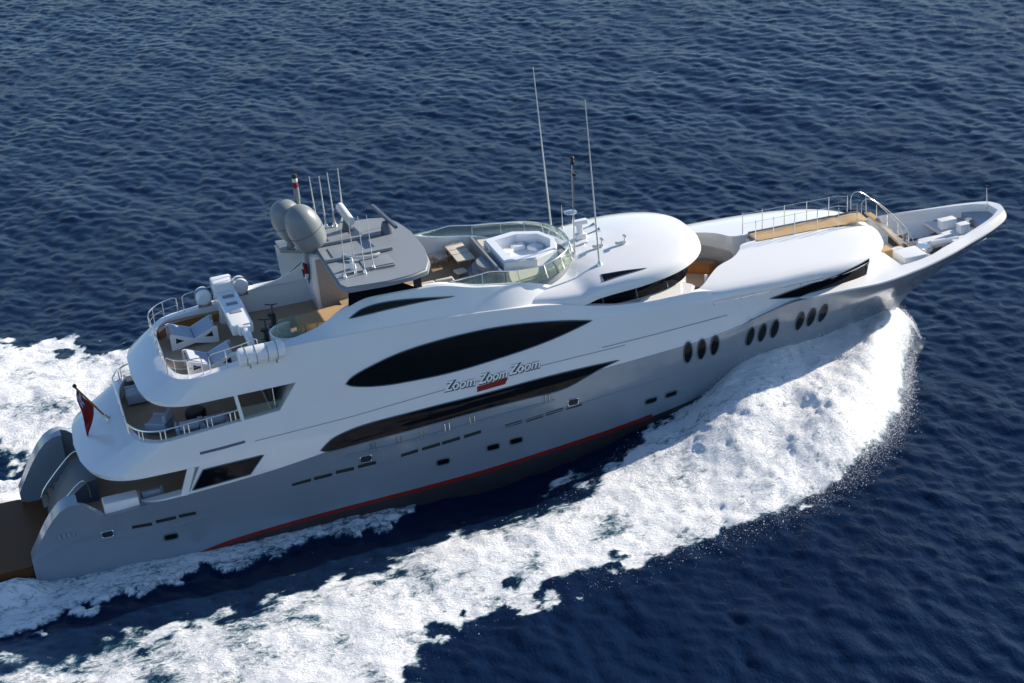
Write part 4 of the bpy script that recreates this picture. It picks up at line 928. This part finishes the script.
def wake(x, y):
    s = np.where(y < 0, 0., 13.7); ay = np.abs(y)
    e1 = samp(fb2, 83., x+s, y)*np.clip((22-x)/20, .15, 1.3)*.75 + samp(fb1, 46., x-s, y+3)*np.clip((22-x)/14, .15, 1)*.55
    o = yO(x)+.45+e1*.9; i = yI(x)+e1*.8-np.where(y > 0, 1.6*sm_(-4, -14, x), .3)
    hw = hull_wl(x)
    o = np.where(x > 4, np.maximum(o, yO(x)+.55), o)
    D = sm_(-.35, 1.3, o+.7*sm_(2, 9, x)*sm_(19, 14.5, x)-ay)*sm_(20.1, 19.3, x)*sm_(-.5, 1.9, ay-i)
    os_ = yO(x)+.45+.25*samp(fb5, 110., x+s, y); is_ = np.maximum(yI(x), hw)+.2*samp(fb5, 110., x+40, y+s)
    W = np.maximum(os_-is_, .4); u = np.clip((ay-is_)/W, -.6, 1.6)
    # height: steep against the bow, a rounded breaking belt further aft
    bow = sm_(3, 10, x)
    prof_b = (1-np.clip(u, 0, 1)**1.7)**.9*(.86+.14*np.cos(u*9+x*.5))*(u < 1)
    prof_a = np.where(u < .3, np.exp(-((u-.3)/.38)**2), np.exp(-((u-.3)/.42)**2))*.9
    h = Hc(x)*(bow*np.maximum(prof_b, 0) + (1-bow)*prof_a)
    # smoother density variation: mist near the bow, patchy further aft
    patch = samp(fb2, 83., x*1.3-s, y*1.3+9)
    D = np.where(y > 0, 1.12, 1.)*D*(np.interp(x, [-60, -30, -12, 0, 8, 20], [.66, .88, .95, .97, 1.0, 1.1]) + (1-bow)*.10*patch - .10*(1-bow)*sm_(.5, 0, u))
    # streaks that reach inwards from the belt and flecks outside it
    inn = (1-bow)*np.clip(.40-.13*(i-ay), 0, .40)*(ay < i+.5)*(ay > hw)
    out = np.clip(.36-.22*(ay-o), 0, .36)*(ay > o-.4)*sm_(21.5, 18, x)
    D = np.maximum(D, np.maximum(inn, out))
    # foam along the hull and the wash behind the transom
    hf = yHF(x)+.35*samp(fb1, 46., x*.8, y*.8+s)
    Dh = sm_(0, .5, hf-ay)*sm_(1.5, -4, x)*np.interp(x, [-24, -8, 0], [.9, .78, .5])
    wash = sm_(-24.5, -27.5, x)*sm_(11, 7.5, ay)*.85
    D = np.maximum(D, np.maximum(Dh, wash))
    h = h + .28*sm_(0, .8, hf-ay)*sm_(-3, -10, x)
    h = h + .75*sm_(-22.8, -24.5, x)*np.exp(-((ay-4.1)/.9)**2)
    base = -.5*np.exp(-(ay/8.5)**4)*sm_(5, -4, x)
    # lumps
    lump = D*(.014*samp(fb4, 38., x+s, y)+.012*samp(fb3, 31., x, y-s)+.03*samp(fb2, 83., x*1.2, y*1.2))*np.interp(x, [-30, 0, 12, 18, 21], [.8, .9, 1.3, 1.3, .3])
    ridge = bow*.22*np.sin(u*13+x*.8+samp(fb5, 110., x*1.5, y*1.5)*1.1)*np.clip(1-u, 0, 1)*(u > 0)*Hc(x)*.30
    return h+base+lump+ridge, D
def axis(lo, hi, f0, f1, fine, mid, far):
    a = list(np.arange(f0, f1, fine))
    x = f1; st = fine
    while x < far: a.append(x); st = min(st*1.04, mid) if x < hi else st*1.25; x += st
    x = f0; st = fine; b = []
    while x > -far: st = min(st*1.04, mid) if x > lo else st*1.25; x -= st; b.append(x)
    return np.array(b[::-1]+a)
gx_ = axis(-40, 78, -30.5, 22.5, .15, .23, 5200); gy_ = axis(-32, 122, -20.5, 25.5, .15, .23, 5200)
Xg, Yg = np.meshgrid(gx_, gy_, indexing='ij')
near = np.exp(-(np.maximum(np.hypot(Xg-10, Yg-30)-150, 0)/200)**2)
amp = .027*near
hw_, D_ = wake(Xg, Yg)
ins = (np.abs(Yg) < hull_wl(Xg)-.25) & (Xg > -23) & (Xg < 18.5)
calm = 1-.55*np.clip(D_*1.2, 0, 1)
Zg = samp(wv[0], 150., Xg, Yg)*amp*calm + samp(wv2[0], 61., Xg, Yg)*.020*near*calm + samp(wv3[0], 210., Xg, Yg)*.045*near + hw_
Xd = Xg+samp(wv[1], 150., Xg, Yg)*amp*calm*.9; Yd = Yg+samp(wv[2], 150., Xg, Yg)*amp*calm*.9
Zg = np.where(ins, np.minimum(Zg, -1.3), Zg)
nx, ny = Xg.shape
idx = np.arange(nx*ny).reshape(nx, ny)
quads = np.stack([idx[:-1, :-1], idx[1:, :-1], idx[1:, 1:], idx[:-1, 1:]], -1).reshape(-1, 4)
Dq = D_.ravel()[quads].mean(1)
co_ = np.stack([Xd, Yd, Zg], -1).reshape(-1, 3)
def grid_obj(name, q, m):
    used, inv = np.unique(q.ravel(), return_inverse=True); q2 = inv.reshape(-1, 4)
    me = bpy.data.meshes.new(name); me.vertices.add(len(used)); me.vertices.foreach_set('co', co_[used].ravel().astype(np.float32))
    me.loops.add(q2.size); me.loops.foreach_set('vertex_index', q2.ravel().astype(np.int32))
    me.polygons.add(len(q2)); me.polygons.foreach_set('loop_start', np.arange(0, q2.size, 4, dtype=np.int32)); me.polygons.foreach_set('use_smooth', np.ones(len(q2), bool))
    me.update(calc_edges=True)
    at = me.attributes.new('foam', 'FLOAT', 'POINT'); at.data.foreach_set('value', D_.ravel()[used].astype(np.float32))
    me.materials.append(m); o = bpy.data.objects.new(name, me); COL.objects.link(o); return o
def sea_mat():
    m = bpy.data.materials.new('sea_water_and_foam'); m.use_nodes = True; nt = m.node_tree; N = nt.nodes; Lk = nt.links.new
    b = N['Principled BSDF']; out = N['Material Output']
    tc = N.new('ShaderNodeTexCoord')
    def noise(sc, det, rough, stretch=None, rot=0, dist=0):
        mp = N.new('ShaderNodeMapping'); Lk(tc.outputs['Object'], mp.inputs[0]); mp.inputs['Rotation'].default_value = (0, 0, rot)
        if stretch: mp.inputs['Scale'].default_value = stretch
        n = N.new('ShaderNodeTexNoise'); n.inputs['Scale'].default_value = sc; n.inputs['Detail'].default_value = det; n.inputs['Roughness'].default_value = rough; n.inputs['Distortion'].default_value = dist
        Lk(mp.outputs[0], n.inputs[0]); return n.outputs[0]
    def math_(op, a, bb=None, clamp=False):
        n = N.new('ShaderNodeMath'); n.operation = op; n.use_clamp = clamp
        for i, v in enumerate((a, bb)):
            if v is None: continue
            if isinstance(v, (int, float)): n.inputs[i].default_value = v
            else: Lk(v, n.inputs[i])
        return n.outputs[0]
    def ramp(v, a, bb, c=0, d=1):
        n = N.new('ShaderNodeMapRange'); n.interpolation_type = 'SMOOTHSTEP'; Lk(v, n.inputs[0])
        for i, q in enumerate((a, bb, c, d)): n.inputs[i+1].default_value = q
        return n.outputs[0]
    at = N.new('ShaderNodeAttribute'); at.attribute_name = 'foam'; D = at.outputs['Fac']
    n1 = noise(1.1, 9, .72, (.6, 1, 1), .35, .5); n2 = noise(4.5, 7, .75, (.7, 1, 1), .35, .8)
    nn = math_('ADD', math_('MULTIPLY', n1, .75), math_('MULTIPLY', n2, .85)); nn = math_('SUBTRACT', nn, .30)
    cov = math_('SUBTRACT', math_('MULTIPLY', D, .66), math_('SUBTRACT', nn, .08))    # positive where foam covers
    mask = ramp(cov, -.06, .22)
    aer = math_('MULTIPLY', ramp(cov, -.2, .06), .7)
    # water
    b.inputs['Base Color'].default_value = (.003, .0125, .040, 1); b.inputs['IOR'].default_value = 1.333; b.inputs['Roughness'].default_value = .07; b.inputs['Specular IOR Level'].default_value = .15
    mix = N.new('ShaderNodeMix'); mix.data_type = 'RGBA'; mix.inputs[6].default_value = (.003, .0125, .040, 1); mix.inputs[7].default_value = (.03, .13, .17, 1)
    Lk(math_('MULTIPLY', aer, ramp(D, .35, .7)), mix.inputs[0]); Lk(mix.outputs[2], b.inputs['Base Color'])
    w1 = noise(4.2, 5, .64, (1.0, .45, 1), -WD); w2 = noise(11.5, 4, .6, (1.0, .5, 1), -WD+.3)
    wh = math_('ADD', math_('MULTIPLY', w1, .050), math_('MULTIPLY', w2, .02))
    wh = math_('MULTIPLY', wh, ramp(noise(.035, 3, .55), .3, .7, .5, 1.3))
    bp = N.new('ShaderNodeBump'); bp.inputs['Strength'].default_value = 1; bp.inputs['Distance'].default_value = 1.0; Lk(wh, bp.inputs['Height']); Lk(bp.outputs[0], b.inputs['Normal'])
    # foam
    f = N.new('ShaderNodeBsdfPrincipled'); f.inputs['Roughness'].default_value = .8; f.inputs['Specular IOR Level'].default_value = .2
    f.inputs['Base Color'].default_value = (.86, .87, .88, 1)
    fh = math_('ADD', math_('MULTIPLY', noise(9, 5, .72), .07), math_('MULTIPLY', n2, .17))
    b2 = N.new('ShaderNodeBump'); b2.inputs['Strength'].default_value = .8; b2.inputs['Distance'].default_value = 1.0; Lk(fh, b2.inputs['Height']); Lk(b2.outputs[0], f.inputs['Normal'])
    f.inputs['Subsurface Weight'].default_value = 0
    ms = N.new('ShaderNodeMixShader'); Lk(mask, ms.inputs[0]); Lk(b.outputs[0], ms.inputs[1]); Lk(f.outputs[0], ms.inputs[2]); Lk(ms.outputs[0], out.inputs['Surface'])
    return m
SM = sea_mat()
sea = grid_obj('sea', quads[Dq < .42], SM); sea['kind'] = 'structure'
wk = grid_obj('wake_foam', quads[Dq >= .42], SM); tag(wk, 'white foaming bow wave and wake spreading from the yacht', 'wake', kind='stuff')
# droplets thrown up along the bow wave: one mesh of small grains
rg = np.random.default_rng(4); n = 70000
side = np.where(rg.random(n) < .85, -1, 1)
px_ = 21.2-np.abs(rg.gamma(1.6, 4.2, n)); t_ = rg.random(n)
edge = rg.random(n) < .5
inner = np.maximum(yI(px_), hull_wl(px_)); ay_ = np.where(edge, yO(px_)+(.4+.6*sm_(2, 9, px_))*sm_(19.5, 14.5, px_)+rg.normal(0, .4, n)*np.clip((22-px_)/4, .3, 1.6), inner+(yO(px_)-inner)*rg.random(n))
hh, dd = wake(px_, side*ay_)
pz_ = hh+np.abs(rg.normal(0, 1, n))*np.clip(.08+.12*Hc(px_), 0, .38)*np.where(edge, 1, .45)
rad = np.clip(rg.lognormal(-5.1, .6, n), .0035, .026)
octv = np.array([(1, 0, 0), (-1, 0, 0), (0, 1, 0), (0, -1, 0), (0, 0, 1), (0, 0, -1)], float); octf = np.array([(0, 2, 4), (2, 1, 4), (1, 3, 4), (3, 0, 4), (2, 0, 5), (1, 2, 5), (3, 1, 5), (0, 3, 5)])
keep = (ay_ > hull_wl(px_)*.9); px_, ay_, pz_, rad, side = px_[keep], ay_[keep], pz_[keep], rad[keep], side[keep]; n = len(px_)
V_ = (np.stack([px_, side*ay_, pz_], 1)[:, None, :]+octv[None]*rad[:, None, None]).reshape(-1, 3); F_ = (octf[None]+np.arange(n)[:, None, None]*6).reshape(-1, 3)
me = bpy.data.meshes.new('spray'); me.from_pydata(V_, [], F_); M['foamdrop'] = mat('spray_white', (.85, .87, .9), .6)
sp_ = link('spray_droplets', me, 'foamdrop', None); tag(sp_, 'fine white spray thrown up along the breaking bow wave', 'spray', kind='stuff')
